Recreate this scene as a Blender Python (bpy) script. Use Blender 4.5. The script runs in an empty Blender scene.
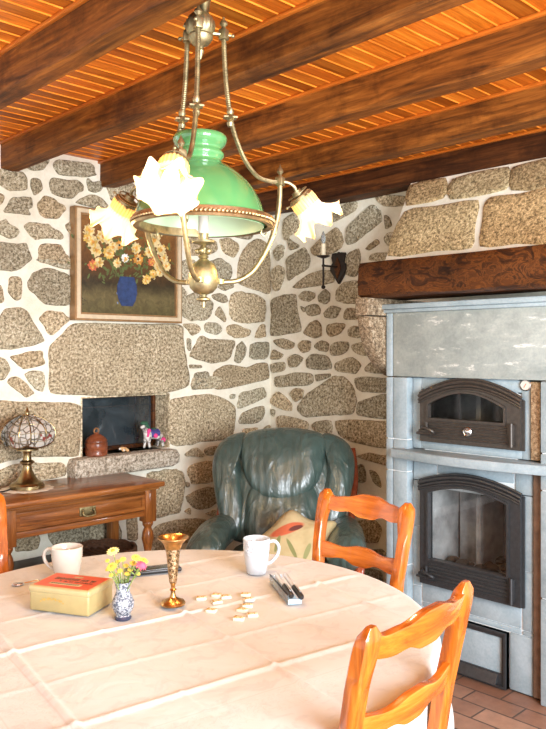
import bpy, bmesh, math, random
from mathutils import Vector, Matrix, noise
random.seed(7)
C = bpy.context.scene.collection
PI = math.pi
# ---------------------------------------------------------------- camera frame (level, 45.9 deg between the two walls)
CX, HY, FP, HC = 273.0, 352.0, 760.0, 1.38
A0 = math.radians(45.9)
FW = Vector((math.cos(A0), math.sin(A0), 0)); RT = Vector((math.sin(A0), -math.cos(A0), 0))
ROTV = A0 - PI/2                      # local x = right, local y = away from the viewer
def ld(l, d, z=0): return FW*d + RT*l + Vector((0, 0, z))
def ray(px, py): return FW + RT*((px-CX)/FP) + Vector((0, 0, (HY-py)/FP))
def hit(px, py, p0, n):
    r = ray(px, py); o = Vector((0, 0, HC)); n = Vector(n)
    return o + r*((Vector(p0)-o).dot(n)/r.dot(n))
def on_z(px, py, z): return hit(px, py, (0, 0, z), (0, 0, 1))
XW, YW, ZC = 3.35, 3.48, 2.375        # right wall, left wall, ceiling
# ---------------------------------------------------------------- materials
class N:
    def __init__(s, name):
        s.m = bpy.data.materials.new(name); s.m.use_nodes = True
        s.t = s.m.node_tree; s.p = s.t.nodes['Principled BSDF']; s.out = s.t.nodes['Material Output']
        s.L = s.t.links.new
    def n(s, k, **kw):
        q = s.t.nodes.new(k)
        for a, b in kw.items():
            if a in q.inputs: q.inputs[a].default_value = b
            else: setattr(q, a, b)
        return q
    def ramp(s, src, stops):
        r = s.n('ShaderNodeValToRGB'); e = r.color_ramp.elements
        while len(e) < len(stops): e.new(0.5)
        for i, (p, c) in enumerate(stops):
            e[i].position = p; e[i].color = (*c, 1) if len(c) == 3 else c
        s.L(src, r.inputs[0]); return r.outputs[0]
    def coord(s, scale=(1, 1, 1), rot=(0, 0, 0), loc=(0, 0, 0)):
        t = s.n('ShaderNodeTexCoord'); mp = s.n('ShaderNodeMapping')
        mp.inputs['Scale'].default_value = scale; mp.inputs['Rotation'].default_value = rot; mp.inputs['Location'].default_value = loc
        s.L(t.outputs['Object'], mp.inputs[0]); return mp.outputs[0]
    def noise(s, v, scale, detail=4, rough=.6, dist=0):
        q = s.n('ShaderNodeTexNoise'); q.inputs['Scale'].default_value = scale; q.inputs['Detail'].default_value = detail
        q.inputs['Roughness'].default_value = rough; q.inputs['Distortion'].default_value = dist
        s.L(v, q.inputs['Vector']); return q.outputs['Fac']
    def mix(s, a, b, fac, kind='MIX'):
        q = s.n('ShaderNodeMix', data_type='RGBA', blend_type=kind)
        for k, v in ((0, fac), (6, a), (7, b)):
            if isinstance(v, (int, float)): q.inputs[k].default_value = v
            elif isinstance(v, tuple): q.inputs[k].default_value = (*v, 1)
            else: s.L(v, q.inputs[k])
        return q.outputs[2]
    def col(s, v):
        if isinstance(v, tuple): s.p.inputs['Base Color'].default_value = (*v, 1)
        else: s.L(v, s.p.inputs['Base Color'])
    def bump(s, h, strength=.3, dist=.01):
        b = s.n('ShaderNodeBump'); b.inputs['Strength'].default_value = strength; b.inputs['Distance'].default_value = dist
        s.L(h, b.inputs['Height']); s.L(b.outputs[0], s.p.inputs['Normal'])
    def set(s, **kw):
        for a, b in kw.items(): s.p.inputs[a.replace('_', ' ')].default_value = b
        return s
def flat(name, c, rough=.5, metal=0, var=.12, scale=30, bump=0, **kw):
    n = N(name); v = n.coord(); f = n.noise(v, scale)
    n.col(n.ramp(f, [(.3, tuple(x*(1-var) for x in c)), (.7, tuple(min(1, x*(1+var)) for x in c))]))
    n.set(Roughness=rough, Metallic=metal)
    if bump: n.bump(f, bump, .004)
    for a, b in kw.items(): n.p.inputs[a.replace('_', ' ')].default_value = b
    return n.m
def attr_mul(n, c, name='tone'):
    a = n.n('ShaderNodeAttribute', attribute_name=name)
    return n.mix(c, a.outputs['Color'], 1.0, 'MULTIPLY')
def granite(name, cols, tone=True, bump=.6):
    n = N(name); v = n.coord()
    f = n.noise(v, 75, 3, .75); g = n.noise(v, 210, 2, .7); h = n.noise(v, 7, 3, .6)
    c = n.ramp(f, [(.36, cols[0]), (.47, cols[1]), (.56, cols[2]), (.68, cols[3])])
    c2 = n.ramp(g, [(.38, (.38, .36, .33)), (.50, (1, 1, 1)), (.66, (1.0, .98, .95))])
    c = n.mix(c, c2, .75, 'MULTIPLY')
    c = n.mix(c, n.ramp(h, [(.3, (.72, .70, .66)), (.7, (1, 1, 1))]), .8, 'MULTIPLY')
    if tone: c = attr_mul(n, c)
    n.col(c); n.set(Roughness=.85); n.bump(f, bump, .006); return n.m
G = {}
G['stone'] = granite('granite', [(.16, .125, .075), (.44, .365, .235), (.67, .585, .41), (.90, .84, .68)])
G['granite_plain'] = granite('granite_dressed', [(.18, .15, .11), (.46, .40, .31), (.66, .60, .49), (.86, .82, .74)], tone=False)
n = N('lime_mortar'); v = n.coord(); f = n.noise(v, 40, 5, .7); g = n.noise(v, 4, 3)
n.col(n.mix(n.ramp(f, [(.3, (.85, .815, .68)), (.65, (.94, .91, .79))]), n.ramp(g, [(.35, (.86, .84, .80)), (.65, (1, 1, 1))]), 1, 'MULTIPLY'))
n.set(Roughness=.9); n.bump(f, .5, .008); G['mortar'] = n.m
def wood(name, dark, mid, light, axis='Y', rough=.4, scale=1.0, tone=False, bump=.2, coat=0, spots=0):
    n = N(name)
    sc = {'X': (1.2, 16, 16), 'Y': (16, 1.2, 16), 'Z': (16, 16, 1.2)}[axis]
    v = n.coord(tuple(x*scale for x in sc)); f = n.noise(v, 2.2, 6, .65, .6); g = n.noise(v, 9, 3, .6)
    c = n.ramp(f, [(.3, dark), (.5, mid), (.72, light)])
    c = n.mix(c, n.ramp(g, [(.35, (.66, .6, .55)), (.6, (1, 1, 1))]), .6, 'MULTIPLY')
    if spots:
        k = n.noise(n.coord(), 5, 5, .7); c = n.mix(c, n.ramp(k, [(.35, (.35, .3, .28)), (.52, (1, 1, 1))]), spots, 'MULTIPLY')
    if tone: c = attr_mul(n, c)
    n.col(c); n.set(Roughness=rough); n.p.inputs['Coat Weight'].default_value = coat; n.p.inputs['Specular IOR Level'].default_value = .25
    n.bump(f, bump, .004); return n.m
G['plank'] = wood('varnished_planks', (.36, .085, .008), (.62, .165, .014), (.80, .27, .032), 'X', .35, tone=True)
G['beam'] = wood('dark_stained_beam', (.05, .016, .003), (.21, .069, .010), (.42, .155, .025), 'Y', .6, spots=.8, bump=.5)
G['moulding'] = wood('orange_moulding', (.42, .11, .012), (.60, .17, .02), (.75, .25, .035), 'Y', .4)
n = N('mantel_oak'); v = n.coord((1, .55, 1)); f = n.noise(v, 17, 5, .68, 2.2); g = n.noise(v, 5, 4, .6, 1)
c = n.ramp(f, [(.34, (.016, .006, .002)), (.47, (.055, .018, .005)), (.515, (.14, .05, .010)), (.56, (.07, .023, .006)), (.7, (.08, .027, .006))])
n.col(n.mix(c, n.ramp(g, [(.35, (.5, .45, .4)), (.6, (1.2, 1.1, 1))]), .9, 'MULTIPLY')); n.set(Roughness=.55); n.p.inputs['Specular IOR Level'].default_value = .25; n.bump(f, .8, .006); G['mantel'] = n.m
G['desk'] = wood('waxed_desk_wood', (.11, .036, .009), (.27, .095, .022), (.42, .165, .042), 'X', .28, coat=.3)
G['desk_leg'] = wood('waxed_leg_wood', (.11, .036, .009), (.27, .095, .022), (.42, .165, .042), 'Z', .3, coat=.3)
G['cherry'] = wood('honey_cherry_wood', (.25, .055, .005), (.46, .118, .010), (.62, .20, .028), 'X', .25, coat=.5)
G['cherry_post'] = wood('honey_cherry_post', (.25, .055, .005), (.46, .118, .010), (.62, .20, .028), 'Z', .25, coat=.5)
G['rush'] = flat('rush_seat', (.55, .40, .18), .7, 0, .3, 60, .4)
G['redwood'] = wood('mahogany_frame', (.16, .03, .012), (.30, .06, .022), (.42, .1, .04), 'Z', .25, coat=.4)
def brass(name, c, rough=.35, var=.35): return flat(name, c, rough, 1, var, 45, .15)
G['brass'] = brass('aged_brass', (.38, .32, .18), .5); G['brass_dark'] = brass('dark_brass', (.27, .22, .11), .5)
G['bronze'] = brass('lamp_bronze', (.30, .22, .11), .3); G['copper'] = brass('gallery_copper', (.42, .30, .16), .45)
G['goblet'] = brass('tarnished_goblet', (.58, .34, .13), .28, .5)
G['iron'] = flat('cast_iron', (.055, .058, .062), .42, .55, .2, 60, .1)
G['iron_brown'] = flat('cast_iron_warm', (.075, .066, .058), .42, .5, .2, 60, .1)
G['wrought'] = flat('wrought_iron', (.025, .018, .014), .5, .4, .3, 60, .3)
G['silver'] = flat('silver_plastic', (.66, .68, .70), .3, .3, .05, 60)
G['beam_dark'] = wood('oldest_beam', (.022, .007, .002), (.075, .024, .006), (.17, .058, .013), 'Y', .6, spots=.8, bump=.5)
G['steel'] = flat('worn_steel', (.62, .63, .64), .25, 1, .1, 60)
G['white_glaze'] = flat('white_china', (.60, .57, .51), .15, 0, .03, 20, 0, Coat_Weight=.5)
G['blue_white'] = flat('cool_white_china', (.50, .55, .60), .15, 0, .03, 20, 0, Coat_Weight=.5)
G['candle'] = flat('candle_sleeve', (.88, .78, .55), .5)
G['black_plastic'] = flat('black_plastic', (.018, .018, .02), .3)
G['blue_plastic'] = flat('pale_blue_plastic', (.42, .62, .78), .25)
n = N('clear_plastic'); n.col((.75, .86, .93)); n.set(Roughness=.08, IOR=1.3); n.p.inputs['Transmission Weight'].default_value = .75; G['clear'] = n.m
# leather
n = N('green_leather'); v = n.coord(); f = n.noise(v, 9, 4, .6, .8); k = n.noise(n.coord((9, 9, 3.0)), 1.2, 3, .5, 1.4)
n.col(n.ramp(f, [(.3, (.036, .064, .056)), (.7, (.064, .098, .086))])); n.set(Roughness=.30); n.p.inputs['Coat Weight'].default_value = .6; n.p.inputs['Coat Roughness'].default_value = .25
wv = n.n('ShaderNodeTexWave', wave_type='BANDS', bands_direction='X'); wv.inputs['Scale'].default_value = 7; wv.inputs['Distortion'].default_value = 7; wv.inputs['Detail'].default_value = 2; wv.inputs['Detail Scale'].default_value = .9; n.L(n.coord((1, 1, .55)), wv.inputs[0])
mm = n.n('ShaderNodeMath', operation='MULTIPLY_ADD'); n.L(wv.outputs['Fac'], mm.inputs[0]); mm.inputs[1].default_value = .16; n.L(k, mm.inputs[2]); n.bump(mm.outputs[0], .7, .03); G['leather'] = n.m
# cloth
n = N('damask_linen'); v = n.coord(); f = n.noise(v, 260, 2, .5); g = n.noise(v, 16, 4, .6, 1.5); k = n.noise(v, 2.2, 3, .6)
n.col(n.mix(n.ramp(g, [(.38, (.50, .51, .505)), (.47, (.55, .565, .56))]), n.ramp(k, [(.35, (.93, .90, .87)), (.65, (1, 1, 1))]), 1, 'MULTIPLY'))
n.set(Roughness=.75); n.p.inputs['Sheen Weight'].default_value = .2
LINEN = n
k2 = n.noise(v, 7, 4, .6, .5); n.bump(k2, .25, .02); G['linen'] = n.m
# soapstone
def soap(name, c1, c2, veins=0):
    n = N(name); v = n.coord(); f = n.noise(v, 9, 6, .65, .6); g = n.noise(v, 90, 3, .7)
    c = n.ramp(f, [(.3, c1), (.7, c2)])
    c = n.mix(c, n.ramp(g, [(.35, (.78, .8, .82)), (.6, (1, 1, 1))]), .55, 'MULTIPLY')
    if veins:
        w = n.noise(n.coord((1, 2.2, 7.5), (math.radians(-32), 0, 0)), 3.4, 8, .72, .3)
        c = n.mix(c, (.80, .82, .78), n.ramp(w, [(.52, (0, 0, 0)), (.60, (.10, .10, .10)), (.635, (.75, .75, .75)), (.66, (.08, .08, .08))]))
    n.col(c); n.set(Roughness=.45); n.bump(g, .1, .003); return n.m
G['soap'] = soap('soapstone', (.25, .325, .36), (.385, .465, .505)); G['soap_vein'] = soap('veined_soapstone', (.23, .27, .26), (.37, .41, .39), 1)
G['corbel'] = granite('corbel_granite', [(.09, .06, .035), (.24, .17, .10), (.37, .28, .18), (.55, .47, .35)], tone=False)
G['grout'] = flat('stove_grout', (.72, .76, .77), .8)
G['tan'] = granite('rusty_stone_strip', [(.20, .12, .06), (.38, .25, .14), (.50, .36, .22), (.66, .5, .34)], tone=False)
G['brown_strip'] = flat('brown_strip', (.16, .095, .06), .6, 0, .35, 25, .2)
G['firebrick'] = flat('sooty_firebrick', (.46, .45, .44), .9, 0, .6, 6, .3)
n = N('stove_glass'); n.col((.86, .88, .88)); n.set(Roughness=.02, IOR=1.5); n.p.inputs['Transmission Weight'].default_value = 1.0
tr = n.n('ShaderNodeBsdfTransparent'); tr.inputs[0].default_value = (.75, .77, .77, 1); gl = n.n('ShaderNodeBsdfGlossy'); gl.inputs['Roughness'].default_value = .03
fr = n.n('ShaderNodeFresnel'); fr.inputs[0].default_value = 1.52; mx = n.n('ShaderNodeMixShader')
n.L(fr.outputs[0], mx.inputs[0]); n.L(tr.outputs[0], mx.inputs[1]); n.L(gl.outputs[0], mx.inputs[2]); n.L(mx.outputs[0], n.out.inputs[0]); G['glass'] = n.m
n = N('dark_glass'); v = n.coord(); n.col(n.ramp(n.noise(v, 5, 4, .6, 1), [(.3, (.012, .018, .022)), (.7, (.05, .065, .075))])); n.set(Roughness=.06); n.p.inputs['IOR'].default_value = 1.9; G['dark_glass'] = n.m
# floor bricks
n = N('terracotta_pavers'); t = n.n('ShaderNodeTexCoord'); mp = n.n('ShaderNodeMapping'); mp.inputs['Rotation'].default_value = (0, 0, PI/2)
n.L(t.outputs['Object'], mp.inputs[0]); b = n.n('ShaderNodeTexBrick'); n.L(mp.outputs[0], b.inputs['Vector'])
b.inputs['Scale'].default_value = 1; b.inputs['Brick Width'].default_value = .22; b.inputs['Row Height'].default_value = .11; b.inputs['Mortar Size'].default_value = .004; b.inputs['Bias'].default_value = 0
b.inputs['Color1'].default_value = (.22, .105, .065, 1); b.inputs['Color2'].default_value = (.42, .25, .17, 1); b.inputs['Mortar'].default_value = (.10, .07, .055, 1)
v = n.coord(); f = n.noise(v, 14, 5, .65)
n.col(n.mix(b.outputs['Color'], n.ramp(f, [(.3, (.72, .68, .66)), (.7, (1.1, 1.08, 1.05))]), .8, 'MULTIPLY')); n.set(Roughness=.42)
iv = n.n('ShaderNodeMath', operation='SUBTRACT'); iv.inputs[0].default_value = 1; n.L(b.outputs['Fac'], iv.inputs[1]); n.bump(iv.outputs[0], .5, .006); G['floor'] = n.m
# lamp glass
n = N('green_opal_glass'); v = n.coord(); f = n.noise(v, 6, 3)
n.col(n.ramp(f, [(.3, (.07, .245, .08)), (.7, (.11, .315, .11))])); n.set(Roughness=.08); n.p.inputs['Coat Weight'].default_value = .6
n.p.inputs['Transmission Weight'].default_value = 0; n.p.inputs['Subsurface Weight'].default_value = 0; G['green_glass'] = n.m
G['opal'] = flat('opal_lining', (.60, .76, .52), .3, 0, .04, 6)
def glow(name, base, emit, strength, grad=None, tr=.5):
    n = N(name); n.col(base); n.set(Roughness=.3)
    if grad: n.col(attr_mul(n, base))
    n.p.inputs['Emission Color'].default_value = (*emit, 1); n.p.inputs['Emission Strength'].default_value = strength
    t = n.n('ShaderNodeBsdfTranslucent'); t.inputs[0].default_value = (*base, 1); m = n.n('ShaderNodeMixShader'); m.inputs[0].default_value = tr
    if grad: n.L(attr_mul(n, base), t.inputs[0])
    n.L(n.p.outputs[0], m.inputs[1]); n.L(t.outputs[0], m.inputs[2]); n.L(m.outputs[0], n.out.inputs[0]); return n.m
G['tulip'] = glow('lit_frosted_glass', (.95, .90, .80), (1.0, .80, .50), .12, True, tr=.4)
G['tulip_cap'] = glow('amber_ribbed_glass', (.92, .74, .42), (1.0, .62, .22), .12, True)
G['bulb'] = glow('lit_bulb', (1, .95, .85), (1.0, .88, .66), 6, tr=0)
n = N('lamp_petal_glass'); v = n.coord((1, 1, 1)); vo = n.n('ShaderNodeTexVoronoi', feature='DISTANCE_TO_EDGE'); vo.inputs['Scale'].default_value = 30; n.L(v, vo.inputs['Vector'])
n.col(n.mix(n.ramp(vo.outputs['Distance'], [(.05, (.16, .14, .11)), (.10, (.62, .59, .53))]), (.25, .05, .04), n.ramp(n.noise(v, 14, 2), [(.62, (0, 0, 0)), (.66, (1, 1, 1))])))
n.set(Roughness=.15); n.p.inputs['Transmission Weight'].default_value = .25; G['petal'] = n.m
# ---------------------------------------------------------------- mesh builder
W = {}
def chaikin(p, k=2, closed=True):
    for _ in range(k):
        q = []; m = len(p)
        for i in range(m if closed else m-1):
            a, b = Vector(p[i]), Vector(p[(i+1) % m]); q += [a*.75+b*.25, a*.25+b*.75]
        if not closed: q = [Vector(p[0])]+q+[Vector(p[-1])]
        p = q
    return [Vector(x) for x in p]
def catmull(p, n=8):
    p = [Vector(x) for x in p]; q = []
    for i in range(len(p)-1):
        a, b, c, d = p[max(i-1, 0)], p[i], p[i+1], p[min(i+2, len(p)-1)]
        for k in range(n):
            t = k/n; q.append(.5*((2*b)+(c-a)*t+(2*a-5*b+4*c-d)*t*t+(3*b-a-3*c+d)*t**3))
    return q+[p[-1]]
def closed_curve(p, n=4):
    p = [Vector(x) for x in p]; q = []; m = len(p)
    for i in range(m):
        a, b, c, d = p[i-1], p[i], p[(i+1) % m], p[(i+2) % m]
        for k in range(n):
            t = k/n; q.append(b.lerp(c, t)*.35+.65*.5*((2*b)+(c-a)*t+(2*a-5*b+4*c-d)*t*t+(3*b-a-3*c+d)*t**3))
    return q
I4 = Matrix.Identity(4)
def T(x=0, y=0, z=0): return Matrix.Translation((x, y, z))
def RZ(a): return Matrix.Rotation(a, 4, 'Z')
def RX(a): return Matrix.Rotation(a, 4, 'X')
def RY(a): return Matrix.Rotation(a, 4, 'Y')
def frame(p, z, x=None):             # matrix with local z along z
    z = Vector(z).normalized(); x = Vector(x) if x else (Vector((1, 0, 0)) if abs(z.x) < .9 else Vector((0, 1, 0)))
    y = z.cross(x).normalized(); x = y.cross(z)
    m = Matrix((x, y, z)).transposed().to_4x4(); m.translation = Vector(p); return m
class MB:
    def __init__(s): s.v = []; s.f = []; s.mi = []; s.tone = []; s.cur = 0; s.t = (1, 1, 1)
    def add(s, vs, fs, M=I4):
        b = len(s.v); s.v += [M @ Vector(x) for x in vs]; s.tone += [s.t]*len(vs)
        for f in fs: s.f.append([b+i for i in f]); s.mi.append(s.cur)
    def box(s, x0, x1, y0, y1, z0, z1, bev=0, M=I4, seg=2):
        bm = bmesh.new(); bmesh.ops.create_cube(bm, size=1)
        for v in bm.verts: v.co = Vector(((x0+x1)/2+v.co.x*(x1-x0), (y0+y1)/2+v.co.y*(y1-y0), (z0+z1)/2+v.co.z*(z1-z0)))
        if bev: bmesh.ops.bevel(bm, geom=bm.edges[:], offset=bev, segments=seg, affect='EDGES', profile=.5)
        s.bm(bm, M)
    def bm(s, bm, M=I4):
        bm.verts.index_update(); s.add([v.co.copy() for v in bm.verts], [[v.index for v in f.verts] for f in bm.faces], M); bm.free()
    def lathe(s, prof, seg=32, M=I4, wav=None):
        n = len(prof); vs = []; fs = []
        for k in range(seg):
            a = 2*PI*k/seg
            for i, (r, z) in enumerate(prof):
                rr, zz = wav(i, a, r, z) if wav else (r, z)
                vs.append((rr*math.cos(a), rr*math.sin(a), zz))
        for k in range(seg):
            for i in range(n-1):
                a, b = k*n+i, ((k+1) % seg)*n+i
                fs.append([a, b, b+1, a+1])
        s.add(vs, fs, M)
    def tube(s, path, r, seg=10, cap=True, M=I4, flat=1.0):
        p = [Vector(x) for x in path]; n = len(p); rs = r if isinstance(r, (list, tuple)) else [r]*n
        t0 = (p[1]-p[0]).normalized(); u = t0.orthogonal().normalized(); vs = []; fs = []
        for i in range(n):
            t = (p[min(i+1, n-1)]-p[max(i-1, 0)]).normalized(); u = (u-t*u.dot(t)).normalized(); w = t.cross(u)
            for k in range(seg):
                a = 2*PI*k/seg; vs.append(p[i]+u*math.cos(a)*rs[i]+w*math.sin(a)*rs[i]*flat)
        for i in range(n-1):
            for k in range(seg): fs.append([i*seg+k, i*seg+(k+1) % seg, (i+1)*seg+(k+1) % seg, (i+1)*seg+k])
        if cap: fs += [list(range(seg))[::-1], [(n-1)*seg+k for k in range(seg)]]
        s.add(vs, fs, M)
    def sphere(s, c, r, M=I4, u=16, v=10, sc=(1, 1, 1)):
        bm = bmesh.new(); bmesh.ops.create_uvsphere(bm, u_segments=u, v_segments=v, radius=r)
        s.bm(bm, M @ T(*c) @ Matrix.Diagonal((*sc, 1)))
    def prism(s, pts, d, M=I4, bev=0):    # 2D outline (x,y) extruded along z by d
        bm = bmesh.new(); vs = [bm.verts.new((p[0], p[1], 0)) for p in pts]; f = bm.faces.new(vs)
        r = bmesh.ops.extrude_face_region(bm, geom=[f])
        for v in r['geom']:
            if isinstance(v, bmesh.types.BMVert): v.co.z += d
        bmesh.ops.recalc_face_normals(bm, faces=bm.faces[:])
        if bev:
            es = [e for e in bm.edges if abs(e.verts[0].co.z-e.verts[1].co.z) < 1e-6]
            bmesh.ops.bevel(bm, geom=es, offset=bev, segments=2, affect='EDGES', profile=.5)
        s.bm(bm, M)
    def ring(s, o, i, d, M=I4):           # plate with a hole: outlines with equal counts
        n = len(o); vs = [(*p[:2], z) for z in (0, d) for q in (o, i) for p in q]; fs = []
        for k in range(n):
            a, b = k, (k+1) % n
            fs += [[a, b, n+b, n+a], [2*n+a, 3*n+a, 3*n+b, 2*n+b], [a, 2*n+a, 2*n+b, b], [n+a, n+b, 3*n+b, 3*n+a]]
        s.add(vs, fs, M)
    def cushion(s, out, th, M=I4, p=2.4, k=7, back=.5, wr=0, ch=2, fn=None, wsc=9):
        o = chaikin([(*x, 0) for x in out], ch) if ch else [Vector((*x, 0)) for x in out]; n = len(o); c = sum(o, Vector())/n; vs = []; fs = []; rows = []
        for side in (1, -1):
            for j in range(k+1):
                if side == -1 and j == 0: continue
                sc = math.cos(j/k*PI/2) if j < k else .001; h = (1-sc**p)**(1/p)*th*(1 if side == 1 else back)*side
                row = []
                for q in o:
                    v = c+(q-c)*sc; v.z = h
                    if wr and side == 1: v.z += wr*noise.noise(Vector((v.x*wsc, v.y*wsc*.5, th*9)))*min(1, 2*(1-sc)+.15)
                    if fn: v = fn(v)
                    row.append(len(vs)); vs.append(v)
                rows.append((side, j, row))
        fr = [r for r in rows if r[0] == 1]; bk = [fr[0]]+[r for r in rows if r[0] == -1]
        for seq, rev in ((fr, 0), (bk, 1)):
            for a, b in zip(seq, seq[1:]):
                for i in range(n):
                    f = [a[2][i], a[2][(i+1) % n], b[2][(i+1) % n], b[2][i]]; fs.append(f[::-1] if rev else f)
        s.add(vs, fs, M)
    def build(s, name, mats, parent=None, world=False, smooth=True, ang=38, tone=False):
        me = bpy.data.meshes.new(name); vs = s.v
        if world and parent is not None: inv = W[parent].inverted(); vs = [inv @ v for v in vs]
        me.from_pydata([tuple(v) for v in vs], [], s.f); mats = mats if isinstance(mats, (list, tuple)) else [mats]
        for m in mats: me.materials.append(G[m] if isinstance(m, str) else m)
        if len(mats) > 1:
            for p, i in zip(me.polygons, s.mi): p.material_index = i
        if tone:
            a = me.color_attributes.new('tone', 'FLOAT_COLOR', 'POINT')
            for i, t in enumerate(s.tone): a.data[i].color = (*t, 1)
        bm = bmesh.new(); bm.from_mesh(me); bmesh.ops.recalc_face_normals(bm, faces=bm.faces[:]); bm.to_mesh(me); bm.free()
        if smooth:
            me.polygons.foreach_set('use_smooth', [True]*len(me.polygons)); me.set_sharp_from_angle(angle=math.radians(ang))
        o = bpy.data.objects.new(name, me); C.objects.link(o)
        if parent is not None: o.parent = parent; W[o] = W[parent].copy()
        else: W[o] = I4.copy()
        return o
def tag(o, label, cat, group=None):
    o['label'] = label; o['category'] = cat
    if group: o['group'] = group
    return o
def struct(o): o['kind'] = 'structure'; return o
def thing(name, label, cat, loc=(0, 0, 0), rz=0, group=None):
    o = bpy.data.objects.new(name, None); C.objects.link(o); o.empty_display_size = .05
    o.location = loc; o.rotation_euler = (0, 0, rz); W[o] = T(*loc) @ RZ(rz); return tag(o, label, cat, group)
def dup(root, loc, rz, label=None):
    r = root.copy(); C.objects.link(r); r.location = loc; r.rotation_euler = (0, 0, rz)
    if label: r['label'] = label
    for ch in list(root.children):
        c = ch.copy(); C.objects.link(c); c.parent = r
        for g in list(ch.children):
            d = g.copy(); C.objects.link(d); d.parent = c
    return r
# faint woven scroll border of the linen, in the frame of its folds
n = LINEN; t = n.n('ShaderNodeTexCoord'); mp = n.n('ShaderNodeMapping'); mp.vector_type = 'TEXTURE'
_c = ld(-.26, 1.79); mp.inputs['Location'].default_value = (_c.x, _c.y, 0); mp.inputs['Rotation'].default_value = (0, 0, ROTV+math.radians(35)); n.L(t.outputs['Object'], mp.inputs[0])
sx = n.n('ShaderNodeSeparateXYZ'); n.L(mp.outputs[0], sx.inputs[0])
def band(o, c, h):
    a = n.n('ShaderNodeMath', operation='SUBTRACT'); n.L(sx.outputs[o], a.inputs[0]); a.inputs[1].default_value = c
    b = n.n('ShaderNodeMath', operation='ABSOLUTE'); n.L(a.outputs[0], b.inputs[0]); q = n.n('ShaderNodeMath', operation='LESS_THAN'); n.L(b.outputs[0], q.inputs[0]); q.inputs[1].default_value = h; return q.outputs[0]
src = n.p.inputs['Base Color'].links[0].from_socket
scr = n.ramp(n.noise(mp.outputs[0], 38, 2, .5, 2.2), [(.46, (0, 0, 0)), (.5, (.35, .35, .35)), (.54, (0, 0, 0))])
for o, c, h, full in ((0, -.405, .036, 0), (0, -.362, .0016, 1), (0, -.448, .0016, 1), (1, -.50, .036, 0), (1, -.458, .0016, 1)):
    k = band(o, c, h)
    if not full: k = n.mix((0, 0, 0), scr, k)
    else: k = n.mix((0, 0, 0), (.3, .3, .3), k)
    src = n.mix(src, (.42, .37, .33), k)
n.L(src, n.p.inputs['Base Color'])
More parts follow.
